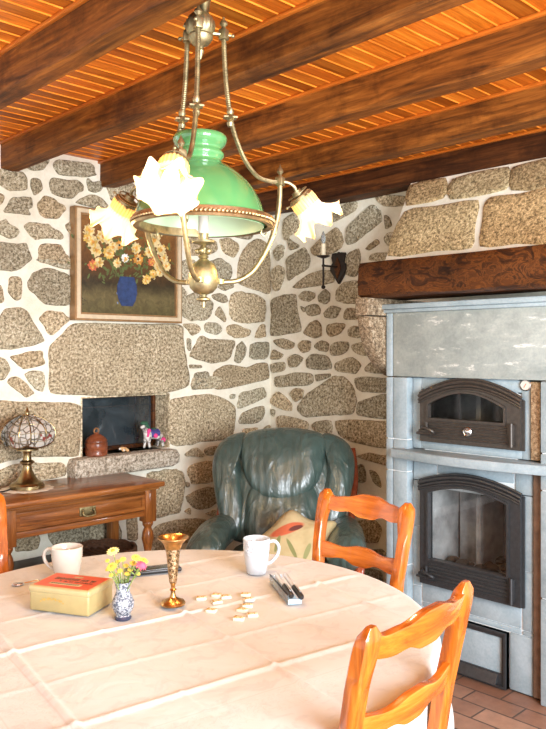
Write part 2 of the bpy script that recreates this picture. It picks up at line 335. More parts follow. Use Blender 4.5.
# ---------------------------------------------------------------- the stones of the walls, traced where they lie on their wall
TL = {'A': (0, 150, 4.964), 'B': (0, 260, 4.964), 'C': (0, 370, 4.964), 'D': (100, 380, 4.964), 'E': (170, 220, 4.964), 'F': (170, 330, 4.964),
      'G': (260, 200, 4.2), 'H': (260, 320, 4.2), 'I': (0, 470, 4.964), 'J': (100, 460, 4.2), 'K': (300, 430, 4.2), 'L': (340, 150, 4.964), 'M': (436, 150, 4.964), 'Z': (0, 0, 1)}
S_LEFT = '''A 110,70 150,50 235,35 242,65 215,100 165,104 125,85
A 268,65 290,48 350,55 440,65 470,95 478,125 430,137 290,122 272,95
A 0,95 50,105 110,108 130,140 130,190 105,205 55,205 0,175 -60,150 -50,100
A 150,140 175,132 200,155 207,195 190,222 165,220 150,180
A 245,160 265,137 330,150 385,150 412,180 410,205 385,215 355,243 290,230 258,215 245,190
A 432,140 450,155 500,160 500,210 440,200
A -40,215 0,210 20,225 18,245 0,275 -50,270
A 20,300 50,240 90,233 150,232 160,260 158,285 140,300 150,325 100,322 40,315
A 187,265 215,235 255,240 305,270 320,300 300,325 280,343 225,335 190,310
A 375,262 425,228 475,225 515,250 540,290 480,290
A -60,370 0,352 25,340 45,365 85,385 95,410 80,435 50,443 0,420 -50,410
A 120,380 150,362 235,366 255,385 290,402 305,425 300,445 220,440 170,447 140,410
A -80,470 0,455 60,465 125,465 145,500 153,540 120,575 60,605 0,600 -80,590
A 185,510 200,470 240,463 300,470 320,515 345,530 360,570 290,575 200,555
A 325,375 352,352 380,390 375,450 340,410
A 528,165 600,150 680,190 650,270 560,260
B 185,0 240,-15 300,-5 345,10 360,50 290,40 235,20
B 140,110 165,60 215,40 270,48 345,75 370,150 345,225 225,220 190,190 150,150
B 40,100 55,82 95,88 105,125 100,195 60,190 38,160
B -50,140 0,125 15,180 15,205 0,215 -50,210
B 0,275 30,240 100,235 140,260 165,310 220,400 170,420 90,440 0,445 -40,440 -60,330
B 197,290 235,252 300,255 345,285 345,300 300,340 260,378 235,362 210,320
Z 49.5,347 60,337 75,323.5 130,324 179.5,325 183,337.5 186,360 188.6,385 165,393 121,396 85,395 51.3,392.5 49.5,370
B 55,485 80,470 200,447 215,485 215,520 120,545 95,530
B -30,480 0,485 25,490 45,540 20,590 -20,590
B 125,570 150,550 215,555 222,595 220,625 210,655 170,640 140,600
C 35,60 75,30 110,50 150,90 172,120 130,135 95,110
C -30,-15 0,-10 40,-5 20,35 0,50 -40,50
Z -8,404 20,402 50,402.5 70,403 79.5,406 80.5,420 80,436 78,455.5 60,456.5 30,457 12,460 -8,461
C -60,500 0,495 60,470 150,458 200,462 300,460 325,490 322,525 230,545 150,560 0,580 -60,580
Z 192,378 205,376 220,377 222,386 208,389 193,389
Z 170,401 178,398 186,396.5 208,394 222,398 233.5,405 235,417 233,430 230,439 200,442 190,445 170,444 169,420
D 420,370 450,345 480,337 505,360 505,380 430,382
Z 187,468 195,463.5 212,461 219,474 214,481 191.6,484
J 200,60 320,38 350,60 355,100 345,170 330,220 260,240 235,240 200,200
J 360,155 420,120 480,115 490,180 440,205 390,200
J 352,215 375,200 378,230 365,225
J 445,225 480,210 500,235 480,240
J 225,290 300,255 400,245 470,260 500,330 350,350 300,395 225,400
D 427,510 440,505 440,530 428,535
Z 205,449 216,446 220,453 207,455
I 75,320 150,300 185,310 198,350 185,390 100,405 75,400
I 245,290 300,270 430,255 435,370 330,375 260,375 240,340
J 112,220 150,215 155,330 115,330
I 445,245 560,225 600,300 580,390 450,395
E 75,95 150,85 225,105 235,140 215,165 160,180 80,170
E 245,95 290,92 335,115 338,150 315,187 275,170 250,135
E 300,75 415,45 400,90 385,97 340,90
E 335,225 350,175 385,120 430,93 470,110 492,150 495,260 492,365 430,350 370,330 335,310
E 40,210 60,200 120,195 128,270 90,295 60,290
E 185,215 240,190 275,205 305,235 300,280 280,320 250,330 215,270
E 245,320 300,305 315,335 275,350 240,335
E 50,400 130,360 200,400 215,440 180,495 110,500 60,480
E 210,375 235,362 275,375 285,405 260,412 220,395
E 220,460 245,428 275,490 270,510 225,475
E 295,400 305,365 355,355 450,380 475,425 465,500 400,515 330,505 295,470
E 70,518 130,515 150,545 110,572 80,545
E 165,525 190,508 240,515 257,540 235,570 170,555
E 280,530 320,517 390,545 395,575 330,587 285,565
E 420,570 445,525 470,525 470,580 420,588
E 50,340 62,340 78,365 62,390 50,385
F 100,130 130,50 160,30 200,45 310,50 315,75 290,145 215,168 160,155
F 85,45 102,50 98,100 82,90
F 320,150 330,85 355,58 377,95 370,130 345,160
F 390,135 400,75 440,60 490,60 490,100 480,140 430,145
F 110,290 120,220 150,208 190,210 197,285 150,295
F 95,172 150,175 155,188 100,190
F 215,285 215,210 260,180 300,172 380,185 430,165 480,165 488,240 400,265 290,290 240,295
F 335,390 345,315 400,300 465,285 472,330 400,370
F 345,465 360,410 430,380 468,380 460,430 435,460
F 298,325 320,318 318,340 300,338
F 365,490 430,485 425,510 365,515
F 460,490 490,470 495,495'''
S_RIGHT = '''Z 270,300 284,295 296,295 298,312 301.5,327 298,332 271,335.5 270,318
G 52,300 75,275 100,285 105,320 85,375 60,380 50,340
G 60,215 80,190 103,195 100,235 75,255 60,235
G 112,250 140,225 185,200 210,235 205,285 150,320 120,338 115,290
G 215,205 260,160 320,115 345,140 345,200 280,235 230,235
G 140,365 200,315 260,295 305,300 310,345 250,360 170,372
G 360,235 415,205 425,245 410,315 375,320 350,300
G 165,400 190,380 230,390 232,410 205,428 172,420
G 248,400 275,375 295,395 293,425 270,437 250,425
G 320,385 355,345 410,340 440,360 430,430 365,435 325,425
G 195,450 230,435 255,455 250,480 205,487
G 270,475 300,445 340,455 320,495 280,495
G 355,475 370,452 415,460 440,480 420,500 360,503
G 172,447 190,455 185,470
G 365,130 380,100 430,55 470,22 505,45 510,90 450,140 400,180 370,188 362,160
G 445,205 490,165 500,185 460,213
G 240,45 300,60 380,5 410,10 400,45 320,90 270,100
L 180,235 230,222 325,230 345,245 335,275 220,280
L 225,325 245,335 257,375 230,388
L 220,440 255,405 285,420 275,460 240,475
L 145,545 165,515 230,508 260,530 240,555
G 100,90 150,50 170,120 130,150 105,170
G 120,160 135,170 170,195 130,210
H 185,55 215,10 240,0 258,25 258,65 230,78
H 285,20 330,12 357,20 340,55 300,70 280,50
H 375,40 395,25 430,30 435,60 410,75 370,65
H 60,85 100,78 145,95 140,115 110,125 70,105
H 165,100 180,85 215,90 212,125 185,140 165,120
H 233,105 260,85 290,100 280,135 235,120
H 300,105 330,92 370,95 370,130 330,148 300,145
H 388,105 430,92 465,105 470,140 430,150 390,130
H 42,150 60,125 100,145 80,165 45,165
H 120,160 150,143 182,160 160,195 125,198
H 195,165 225,142 290,155 300,205 240,210 200,200
H 315,185 350,165 390,155 425,190 400,225 325,215
H 445,200 470,175 513,168 550,175 540,225 450,220
H 45,185 100,175 105,210 60,222 48,205
H 65,240 110,230 150,220 215,225 225,255 200,275 120,280 70,280
H 238,230 295,225 295,240 240,258
H 400,245 450,238 513,243 560,245 550,300 430,303 405,275
H 160,360 200,310 250,275 310,235 350,240 390,275 405,340 385,395 300,400 200,408 162,385
H 128,310 150,285 185,295 180,325 150,343
H 42,325 80,300 130,345 135,382 90,375 45,350
H 42,372 65,380 62,405 44,395
H 415,345 470,325 513,312 560,320 560,415 415,400
H 75,410 100,400 195,425 200,460 80,460
H 220,440 240,425 300,422 300,475 230,465
H 322,425 400,418 513,425 570,430 560,540 400,515 330,480
K 240,110 290,95 340,105 390,110 380,150 290,130
K 295,170 320,175 335,200 340,240 310,215
K 235,150 270,150 278,215 240,215
K 230,390 270,375 315,380 345,410 330,470 270,470 230,440
K 205,240 235,225 240,260 210,270
K 290,505 345,500 370,530 300,530
K 240,580 300,580 345,600 345,640 280,620
K 180,370 215,370 215,420 185,430
K 225,480 260,490 265,510 230,510'''
S_HOOD = '''Z 410.5,186 446,178.5 444,198.3 407,205.5
Z 452.5,179.5 508.5,167.5 506,189.5 451,199.5
Z 513.5,168 560,158 560,186 511.5,190.5
Z 404.5,212 436,206.5 478.5,200.5 475,225 471.5,248 436,251 388,256
Z 485,204 492,197.5 520,194 565,188 565,241 516,244 480.5,246.5 483,220'''
def parse(txt):
    for ln in txt.split('\n'):
        w = ln.split(); ox, oy, s = TL[w[0]]
        yield [(ox+float(a)/s, oy+float(b)/s) for a, b in (q.split(',') for q in w[1:])]
def stone(mb, pts, nrm, h=.012, smooth=2, jit=.004, tint=(1, 1, 1)):
    c = sum(pts, Vector())/len(pts); R = max((p-c).length for p in pts)
    o = closed_curve(pts, 5) if smooth == 2 else closed_curve(pts, 3); nrm = Vector(nrm)
    q = []
    for p in o:
        d = (p-c); k = 1+jit/R*2.2*noise.noise(p*28); q.append(c+d*k)
    t = random.uniform(.76, 1.10)*(1.12 if R > .28 else 1); w = random.uniform(-.07, .09); mb.t = (t*(1+w)*tint[0], t*tint[1], t*(1-w)*tint[2])
    n = len(q); vs = []; fs = []
    for sc, hh in ((1.015, -.006), (1.0, h*.55), (.955, h), (.7, h*1.15), (.35, h*1.2)):
        for p in q: vs.append(c+(p-c)*sc+nrm*(hh+.0035*noise.noise(p*14+c*sc)*(1 if hh > 0 else 0)))
    vs.append(c+nrm*h*1.2)
    for r in range(4):
        for i in range(n): fs.append([r*n+i, r*n+(i+1) % n, (r+1)*n+(i+1) % n, (r+1)*n+i])
    for i in range(n): fs.append([4*n+i, 4*n+(i+1) % n, 5*n])
    mb.add(vs, fs)
def filler(mb, done, P, nrm, u0, u1, z0, z1, step):
    z = z0
    while z < z1:
        u = u0+random.uniform(0, step)
        while u < u1:
            r = step*random.uniform(.30, .46); c = P(u, z+random.uniform(-.02, .02))
            if all((c-a).length > b+r*1.0+.012 for a, b in done):
                k = random.randint(6, 8); a0 = random.random()
                U = (P(u+1, z)-P(u, z)).normalized()
                stone(mb, [c+U*math.cos(a0+2*PI*i/k)*r*1.3*random.uniform(.85, 1.1)+Vector((0, 0, math.sin(a0+2*PI*i/k)*r*random.uniform(.8, 1.05))) for i in range(k)], nrm)
                done.append((c, r*1.1))
            u += step*random.uniform(.9, 1.3)
        z += step*.85
# niche opening in the left wall
NX0, NX1, NZ0, NZ1 = 2.005, 2.557, .843, 1.146
DX0, DX1, DZ = -.75, .62, 2.1          # glazed garden door, left of the picture
mb = MB(); yb = YW+.42
def slab(x0, x1, z0, z1): mb.box(x0, x1, YW, yb, z0, z1)
XL = -2.2
slab(XL, DX0, 0, ZC); slab(DX0, DX1, DZ, ZC); slab(DX1, NX0, 0, ZC); slab(NX1, XW+.4, 0, ZC); slab(NX0, NX1, 0, NZ0); slab(NX0, NX1, NZ1, ZC)
mb.cur = 1; done = []
for pl in parse(S_LEFT):
    p3 = [hit(x, y, (0, YW, 0), (0, -1, 0)) for x, y in pl]
    for p in p3: p.z = min(p.z, ZC-.01)
    c = sum(p3, Vector())/len(p3); done.append((c, sum((p-c).length for p in p3)/len(p3)))
    stone(mb, p3, (0, -1, 0), jit=.006 if len(pl) < 11 else .003)
# dressed jamb blocks in the niche (granite lining)
mb.t = (1.35, 1.36, 1.36)
mb.box(NX1-.004, NX1+.004, YW-.002, YW+.30, NZ0, NZ1); mb.box(NX0-.004, NX0+.004, YW-.002, YW+.30, NZ0, NZ1); mb.box(NX0, NX1, YW-.002, YW+.3, NZ1-.004, NZ1+.004)
done += [(Vector(((NX0+NX1)/2+k*.14, YW, 1.0)), .18) for k in (-2, -1, 0, 1, 2)]
filler(mb, done, lambda u, z: Vector((u, YW, z)), (0, -1, 0), .74, 3.28, .08, 2.3, .17)
wl = struct(mb.build('wall_left', ['mortar', 'stone'], tone=True, smooth=True, ang=50))
# right wall
mb = MB(); mb.box(XW, XW+.4, -1.6, YW+.42, 0, ZC); mb.cur = 1; done = []
for pl in parse(S_RIGHT):
    p3 = [hit(x, y, (XW, 0, 0), (-1, 0, 0)) for x, y in pl]
    for p in p3: p.z = min(p.z, ZC-.01); p.y = min(p.y, YW-.012)
    c = sum(p3, Vector())/len(p3); done.append((c, sum((p-c).length for p in p3)/len(p3)))
    stone(mb, p3, (-1, 0, 0))
filler(mb, done, lambda u, z: Vector((XW, u, z)), (-1, 0, 0), -1.5, 1.2, .08, 2.3, .19); filler(mb, done, lambda u, z: Vector((XW, u, z)), (-1, 0, 0), 2.25, 3.4, .08, .8, .17)
struct(mb.build('wall_right', ['mortar', 'stone'], tone=True, ang=50))
# sloping chimney hood over the mantel
def hx(z): return 3.0+(z-1.837)*.52
mb = MB(); y0, y1 = .75, 2.30
zt = 2.242
mb.add([(hx(1.785), y0, 1.785), (hx(1.785), y1, 1.785), (hx(zt), y1, zt), (hx(zt), y0, zt), (XW+.02, y0, 1.785), (XW+.02, y1, 1.785), (XW+.02, y1, zt), (XW+.02, y0, zt)],
       [[0, 1, 2, 3], [4, 7, 6, 5], [0, 4, 5, 1], [3, 2, 6, 7], [1, 5, 6, 2], [0, 3, 7, 4]])
mb.cur = 1; hn = Vector((-1, 0, .52)).normalized()
for pl in parse(S_HOOD): stone(mb, [hit(x, y, (3.0, 0, 1.837), hn) for x, y in pl], hn, h=.010, smooth=1, jit=.003, tint=(.98, .86, .66))
for (a, b, c, d) in ((.80, 1.15, 1.83, 2.07), (.80, 1.1, 2.1, 2.3)):
    stone(mb, [Vector((hx(z), y, z)) for y, z in ((a, c), (b, c), (b, d), (a, d))], hn, smooth=1)
struct(mb.build('wall_hood', ['mortar', 'stone'], tone=True, ang=50))
# floor
mb = MB(); mb.box(XL, XW+.4, -1.6, YW+.42, -.08, 0); struct(mb.build('floor', 'floor'))
# ceiling: narrow matchboard planks with a bead between, running at right angles to the beams
mb = MB(); mb.box(XL, XW+.4, -1.6, YW+.42, ZC+.012, ZC+.05)
BX = [-.93, -.42, .09, .60, 1.107, 1.579, 2.114, 2.66, 3.215]
y = -1.6; pw = .068
while y < YW:
    x0 = XL
    for bx in BX+[XW]:
        t = random.choice((.62, .8, .9, 1, 1, 1.12, 1.25))*random.uniform(.92, 1.08); mb.t = (t, t*random.uniform(.9, 1.08), t)
        mb.box(x0, bx, y+.004, min(y+pw-.004, YW), ZC, ZC+.015, .0015, seg=1); x0 = bx
    mb.t = (1.5, 1.75, 2.2); mb.box(XL, XW, y-.0028, y+.0028, ZC-.003, ZC+.015, .001, seg=1)  # bead coloured paler to imitate light caught along the groove edges
    y += pw
struct(mb.build('ceiling', 'plank', tone=True, ang=30))
# beams
def beam(name, x, w, z0, y0, y1, label, seed, wob=.006):
    mb = MB(); n = 40; vs = []; fs = []; sec = [(-.5, 1), (-.5, .06), (-.44, 0), (.44, 0), (.5, .06), (.5, 1)]
    for i in range(n+1):
        yy = y0+(y1-y0)*i/n
        for (a, b) in sec:
            xx = x+w/2+a*w; zz = z0+b*(ZC+.012-z0); q = noise.noise(Vector((seed, yy*3, a*2+b)))*wob
            vs.append((xx+q, yy, zz+(noise.noise(Vector((seed+9, yy*2.5, a)))*wob if b < .5 else 0)))
    m = len(sec)
    for i in range(n):
        for k in range(m-1): fs.append([i*m+k, i*m+k+1, (i+1)*m+k+1, (i+1)*m+k])
    fs += [list(range(m)), [n*m+k for k in range(m)][::-1]]
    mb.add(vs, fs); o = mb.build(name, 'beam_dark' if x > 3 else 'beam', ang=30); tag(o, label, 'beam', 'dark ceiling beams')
    q = MB(); q.box(x-.014, x+.004, y0, y1, ZC-.014, ZC, .004); q.build('edge_moulding', 'moulding', o); return o
LB = {1.107: 'dark ceiling beam crossing the top left corner, nearest of those in view', 1.579: 'second dark ceiling beam, crossing just behind the chandelier hub down to the left wall',
      2.114: 'third dark ceiling beam, its end on the left wall beside the green shade', 2.66: 'fourth ceiling beam, passing behind the right lamp arm of the chandelier', 3.215: 'last and darkest ceiling beam, lying along the top of the fireplace wall'}
for i, bx in enumerate(BX):
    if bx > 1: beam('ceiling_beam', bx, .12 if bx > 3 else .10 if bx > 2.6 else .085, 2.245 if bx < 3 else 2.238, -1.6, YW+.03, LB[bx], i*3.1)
# granite ledge under the niche
mb = MB(); q = [hit(x, y, (0, YW, 0), (0, -1, 0)) for x, y in ((71, 452), (182, 449))]
out = [(1.925, .742), (1.92, .80), (1.935, .838), (1.98, .843), (2.5, .843), (2.555, .838), (2.575, .81), (2.57, .765), (2.53, .748), (2.2, .744)]
mb.prism([(a, b) for a, b in out], .40, Matrix(((1, 0, 0, 0), (0, 0, 1, YW-.085), (0, 1, 0, 0), (0, 0, 0, 1))), .012)
struct(mb.build('trim_1', 'granite_plain', ang=50))
# glass set deep in the niche, with its brown frame
wf = MB(); wf.box(NX0, NX1, YW+.125, YW+.16, NZ0, NZ0+.022, .003); wf.box(NX0, NX1, YW+.125, YW+.16, NZ1-.016, NZ1, .003)
wf.box(NX0, NX0+.02, YW+.125, YW+.16, NZ0, NZ1, .003); wf.box(NX1-.022, NX1, YW+.125, YW+.16, NZ0, NZ1, .003)
win = wf.build('window_1', 'mantel'); struct(win)
mb = MB(); mb.box(NX0+.015, NX1-.015, YW+.145, YW+.155, NZ0+.015, NZ1-.012); mb.build('pane', 'dark_glass', win)
mb = MB(); mb.box(NX0+.02, NX1-.02, YW+.141, YW+.149, NZ0+.235, NZ0+.241); mb.box(NX0+.42, NX0+.425, YW+.141, YW+.149, NZ0+.02, NZ0+.29); mb.build('glazing_bar', 'iron', win)
# glazed garden door in the left wall, out of frame to the left (mirrored in the stove glass)
G['white_paint'] = flat('white_paint', (.8, .8, .78), .4)
mb = MB(); 
for x in (DX0, (DX0+DX1)/2-.03, DX1-.06): mb.box(x, x+.06, YW+.12, YW+.17, 0, DZ, .004)
for z in (0, .5, 1.3, DZ-.07): mb.box(DX0, DX1, YW+.125, YW+.165, z, z+.07, .004)
dr = struct(mb.build('door_1', 'white_paint')); mb = MB(); mb.box(DX0+.03, DX1-.03, YW+.143, YW+.147, .05, DZ-.05); mb.build('pane', 'glass', dr)
G['leaf'] = flat('garden_leaf', (.10, .28, .05), .6, 0, .5, 12)
G['lawn'] = flat('lawn', (.12, .25, .05), .9, 0, .3, 20)
mb = MB()
for i in range(240):
    p = Vector((random.uniform(-2.0, 1.6), random.uniform(5.6, 6.6), random.uniform(.05, 1.7))); mb.sphere(p, random.uniform(.08, .17), u=7, v=5, sc=(1, 1, .6))
tag(mb.build('garden_hedge', 'leaf'), 'green hedge out in the garden beyond the glazed door', 'hedge')
mb = MB(); mb.box(-4, 4, YW+.42, 9, -.1, -.02); struct(mb.build('floor_garden', 'lawn'))
# ---------------------------------------------------------------- mantel beam and corbel
YZ = Matrix(((0, 0, 1, 0), (1, 0, 0, 0), (0, 1, 0, 0), (0, 0, 0, 1)))     # 2D (y,z) outline, depth along +x
def at_x(x): return T(x) @ YZ
mb = MB(); n = 36; vs = []; fs = []
sec = [(2.700, 1.640), (2.698, 1.70), (2.70, 1.765), (2.715, 1.786), (3.03, 1.784), (3.035, 1.70), (3.03, 1.632), (2.725, 1.628)]
for i in range(n+1):
    y = .78+(2.232-.78)*i/n; e = .006 if i in (0, n) else 0
    for j, (x, z) in enumerate(sec):
        q = noise.noise(Vector((y*4, j*1.7, 1)))*.007; r = noise.noise(Vector((y*3.2, j*2.1, 5)))*(.010 if j in (0, 7, 6) else .004)
        vs.append((x+q+(e if x < 2.8 else -e), y, z+r-(.012*(1-i/n) if j in (0, 7) else 0)))
m = len(sec)
for i in range(n):
    for k in range(m): fs.append([i*m+k, i*m+(k+1) % m, (i+1)*m+(k+1) % m, (i+1)*m+k])
fs += [list(range(m)), [n*m+k for k in range(m)][::-1]]
mb.add(vs, fs)
tag(mb.build('mantel_beam', 'mantel', ang=40), 'thick dark rough-hewn oak mantel beam above the grey stove', 'beam')
XZ = Matrix(((1, 0, 0, 0), (0, 0, 1, 0), (0, 1, 0, 0), (0, 0, 0, 1)))     # 2D (x,z) outline, depth along +y
ct = thing('stone_corbel', 'rounded granite corbel carrying the left end of the mantel beam', 'corbel', (3.35, 2.19, 1.2))
mb = MB(); mb.prism([(2.682, 1.547), (3.349, 1.547), (3.349, 1.626), (2.682, 1.626)], .074, T(0, 2.156) @ XZ, .006); mb.build('top_block', 'corbel', ct, world=True)
mb = MB(); mb.prism([(2.695, 1.541), (2.70, 1.49), (2.72, 1.43), (2.755, 1.37), (2.81, 1.315), (2.89, 1.27), (3.0, 1.235), (3.15, 1.21), (3.349, 1.20), (3.349, 1.541)], .07, T(0, 2.158) @ XZ, .006); mb.build('rounded_block', 'corbel', ct, world=True)
# ---------------------------------------------------------------- the stove
XS = 2.81
st = thing('soapstone_stove', 'grey soapstone masonry stove with a bread oven door over a fire door', 'stove', (3.08, 1.717, 0))
def P(name, mat, x0, x1, y0, y1, z0, z1, bev=.004, par=None):
    q = MB(); q.box(x0, x1, y0, y1, z0, z1, bev); return q.build(name, mat, par or st, world=True)
q = MB()       # core in grout colour, with openings for the two fire boxes
for b in ((2.885, 3.345, 1.29, 1.50, .02, 1.55), (2.885, 3.345, 1.985, 2.146, .02, 1.55), (2.885, 3.345, 1.29, 2.146, .02, .40), (2.885, 3.345, 1.29, 2.146, .80, 1.0), (2.885, 3.345, 1.29, 2.146, 1.235, 1.55), (3.25, 3.345, 1.29, 2.146, .02, 1.55)): q.box(*b)
for b in ((2.818, 2.9, 1.290, 1.398, .01, 1.265), (2.818, 2.9, 2.038, 2.147, .01, 1.265)): q.box(*b)
q.box(2.856, 2.89, 1.4, 2.04, .01, .40); q.box(2.856, 2.89, 1.4, 1.52, .4, 1.27); q.box(2.856, 2.89, 1.97, 2.04, .4, 1.27); q.box(2.856, 2.89, 1.4, 2.04, .78, 1.0)
q.box(2.856, 2.89, 1.4, 2.04, 1.21, 1.27)
q.build('body', 'grout', st, world=True)
g = .0025
P('slab', 'soap_vein', XS, 3.34, 1.285, 2.112, 1.269, 1.558); P('slab', 'soap', XS, 3.34, 2.116, 2.151, 1.269, 1.558)
q = MB(); q.box(XS-.012, 3.345, 1.27, 2.160, 1.558, 1.574, .004); q.box(XS-.024, 3.345, 1.262, 2.170, 1.574, 1.598, .006); q.build('cornice', 'soap', st, world=True)
zs = [.0, .42, .84, .985, 1.267]
for a, b in zip(zs, zs[1:]):
    P('pilaster_block', 'soap', XS, 2.90, 2.034, 2.112, a+g, b-g); P('pilaster_block', 'soap', XS, 2.90, 2.116, 2.151, a+g, b-g)
    P('pilaster_block', 'soap', XS, 2.90, 1.287, 1.402, a+g, b-g)
# recessed panels round the oven and the fire door
PX = 2.85
P('panel', 'soap', PX, 2.89, 1.985, 2.031, .947, 1.266); P('panel', 'soap', PX, 2.89, 1.464, 1.503, .947, 1.266); P('panel', 'soap', PX, 2.89, 1.5, 1.985, 1.215, 1.266); P('panel', 'soap', PX, 2.89, 1.50, 1.985, .947, .987)
P('side_strip', 'tan', PX-.012, 2.89, 1.418, 1.458, .95, 1.262)['label'] = 'rusty tan stone strip'
P('side_strip', 'brown_strip', PX-.012, 2.89, 1.405, 1.447, .01, .902)['label'] = 'dark brown strip'
for (a, b, c, d) in ((1.985, 2.031, .60, .802), (1.985, 2.031, .33, .597), (1.905, 2.031, .805, .902), (1.535, 1.902, .845, .902), (1.451, 1.532, .805, .902), (1.451, 1.50, .50, .802), (1.451, 1.5, .26, .497), (1.77, 1.982, .265, .352), (1.503, 1.767, .265, .352), (1.503, 1.982, .24, .262), (1.985, 2.031, .24, .327), (1.451, 1.50, .24, .257), (1.451, 1.556, .006, .237), (1.927, 2.031, .006, .237)):
    P('panel', 'soap', PX, 2.89, a+g, b-g, c, d, .003)
for a, b in ((1.283, 1.2888), (2.1475, 2.1535)): P('side_panel', 'soap', 2.903, 3.345, a, b, .005, 1.556, .002)
P('plinth', 'soap', PX+.03, 2.89, 1.55, 1.93, .0, .06)
# shelf with a slightly bowed front edge
q = MB(); out = [(2.075, 2.88), (2.098, 2.79)]+[(2.095-.735*i/20, 2.772-.050*math.sin(PI*i/20)) for i in range(21)]+[(1.35, 2.79), (1.36, 2.88)]
q.prism([(b, a) for a, b in out], .040, T(0, 0, .904), .006); q.build('shelf', 'soap', st, world=True)
def arch(y0, y1, z0, zs, za, n=24):
    p = [(y0, z0), (y1, z0)]
    return p+[(y1+(y0-y1)*i/n, zs+(za-zs)*math.sin(PI*i/n)**.9) for i in range(n+1)]
def door(name, y0, y1, z0, zs, za, gy0, gy1, gz0, gzs, gza, mat, label):
    x0 = PX-.005
    q = MB(); q.ring(arch(y0, y1, z0, zs, za), arch(gy0, gy1, gz0, gzs, gza), -.03, at_x(x0))
    e = .012; q.ring(arch(y0-e*.5, y1+e*.5, z0-.004, zs+.004, za+.006), arch(y0+.010, y1-.010, z0+.010, zs-.006, za-.008), -.012, at_x(x0))
    q.ring(arch(gy0-.010, gy1+.010, gz0-.008, gzs+.006, gza+.009), arch(gy0, gy1, gz0, gzs, gza), -.008, at_x(x0-.03))
    d = q.build(name, mat, st, world=True, ang=30); d['label'] = label
    # arched hood mouldings
    q = MB()
    for k, (off, rr, xx) in enumerate(((.004, .008, .034), (-.012, .006, .036), (-.024, .005, .034), (.016, .006, .026))):
        q.tube([(x0-xx, a, b+off) for a, b in arch(y0-.004, y1+.004, z0, zs, za)[2:]], rr, 8)
    q.build('arch_moulding', mat, d, world=True)
    q = MB(); q.add([(x0-.012, a, b) for a, b in arch(gy0-.004, gy1+.004, gz0-.004, gzs+.004, gza+.004)], [list(range(27))]); q.build('door_glass', 'glass', d, world=True)
    q = MB(); h = gz0-z0
    nr = 5 if h < .1 else 6
    for k in range(nr):
        z = z0+.022+(h-.04)*k/(nr-1); q.tube([(x0-.032, y0+.055, z), (x0-.032, y1-.05, z)], .0042, 8)
    q.build('ribbed_panel', mat, d, world=True)
    q = MB(); q.box(x0-.045, x0-.03, y0+.022, y0+.050, z0+.02, gz0-.004, .003); q.tube([(x0-.048, y0+.03, z0+.012), (x0-.048, y0+.03, gz0+.002)], .008, 10); q.build('hinge', mat, d, world=True)
    q = MB(); ya = y1-.012; q.box(x0-.045, x0-.03, ya-.055, ya+.012, z0+.028, z0+.052, .004)
    q.tube(catmull([(x0-.04, ya-.01, z0+.062), (x0-.066, ya-.03, z0+.064), (x0-.070, ya-.07, z0+.055), (x0-.055, ya-.075, z0+.042), (x0-.05, ya-.02, z0+.036), (x0-.05, ya+.014, z0+.036)], 5), .0065, 8)
    q.tube([(x0-.042, ya-.03, z0+.05), (x0-.042, ya-.03, z0+.085)], .006, 8)
    q.build('latch_handle', mat, d, world=True); return d
od = door('oven_door', 1.489, 1.968, .987, 1.180, 1.250, 1.560, 1.922, 1.092, 1.150, 1.205, 'iron_brown', 'black iron oven door')
q = MB(); M = frame((PX-.04, 1.725, 1.045), (-1, 0, 0)); q.lathe([(0, 0), (.021, 0), (.021, .004), (.017, .008), (.012, .006), (.009, .012), (.004, .014), (0, .014)], 24, M); q.build('vent_knob', 'steel', od, world=True)
fd = door('fire_door', 1.489, 1.969, .358, .795, .843, 1.546, 1.922, .472, .762, .800, 'iron', 'black iron fire door')
def inner(name, y0, y1, z0, z1, x0, x1):
    q = MB(); q.add([(x, y, z) for x in (x0, x1) for y in (y0, y1) for z in (z0, z1)], [[4, 5, 7, 6], [0, 4, 6, 2], [1, 3, 7, 5], [0, 1, 5, 4], [2, 6, 7, 3]])
    q.box(x0+.13, x1-.02, y1-.19, y1-.165, z0, z1-.03, .004); q.box(x1-.12, x1-.09, y1-.165, y1-.02, z0, z1-.03, .004); q.build(name, 'firebrick', st, world=True)
inner('fire_box', 1.505, 1.98, .405, .795, 2.895, 3.245); inner('oven_chamber', 1.505, 1.98, 1.005, 1.23, 2.895, 3.245)
q = MB()
for k in range(26): q.sphere((random.uniform(2.95, 3.2), random.uniform(1.54, 1.95), .42), random.uniform(.012, .035), u=7, v=5, sc=(1.3, 1, .6))
q.build('embers', flat('ash_and_charcoal', (.10, .075, .055), .95, 0, .6, 30), st, world=True)
# ash drawer frame and stone front
q = MB(); R4 = lambda a, b, c, d: [(a, c), (b, c), (b, d), (a, d)]
q.ring(R4(1.556, 1.927, .008, .236), R4(1.578, 1.905, .064, .213), -.022, at_x(PX)); q.ring(R4(1.556, 1.927, .008, .236), R4(1.566, 1.917, .018, .226), -.03, at_x(PX)); ash = q.build('ash_door', 'iron', st, world=True, ang=30)
q = MB(); q.prism([(2.805, .022), (2.826, .060), (2.838, .060), (2.838, .022)], .30, T(0, 1.595) @ XZ, .003); q.build('ash_scoop_lip', 'iron', ash, world=True)
q = MB(); q.box(PX-.012, PX+.02, 1.576, 1.907, .062, .215, .002); o = q.build('stone_inset', 'soap', ash, world=True); o['label'] = 'pale soapstone inset'
q = MB(); M = frame((PX-.001, 1.482, 1.247), (-1, 0, 0)); q.lathe([(0, 0), (.024, 0), (.024, .006), (.020, .008), (.0195, .006), (0, .006)], 28, M); th = q.build('thermometer', 'steel', st, world=True); th['label'] = 'round dial thermometer'
q = MB(); q.lathe([(.0195, .0062), (0, .0062)], 24, M); q.build('dial', 'white_glaze', th, world=True)
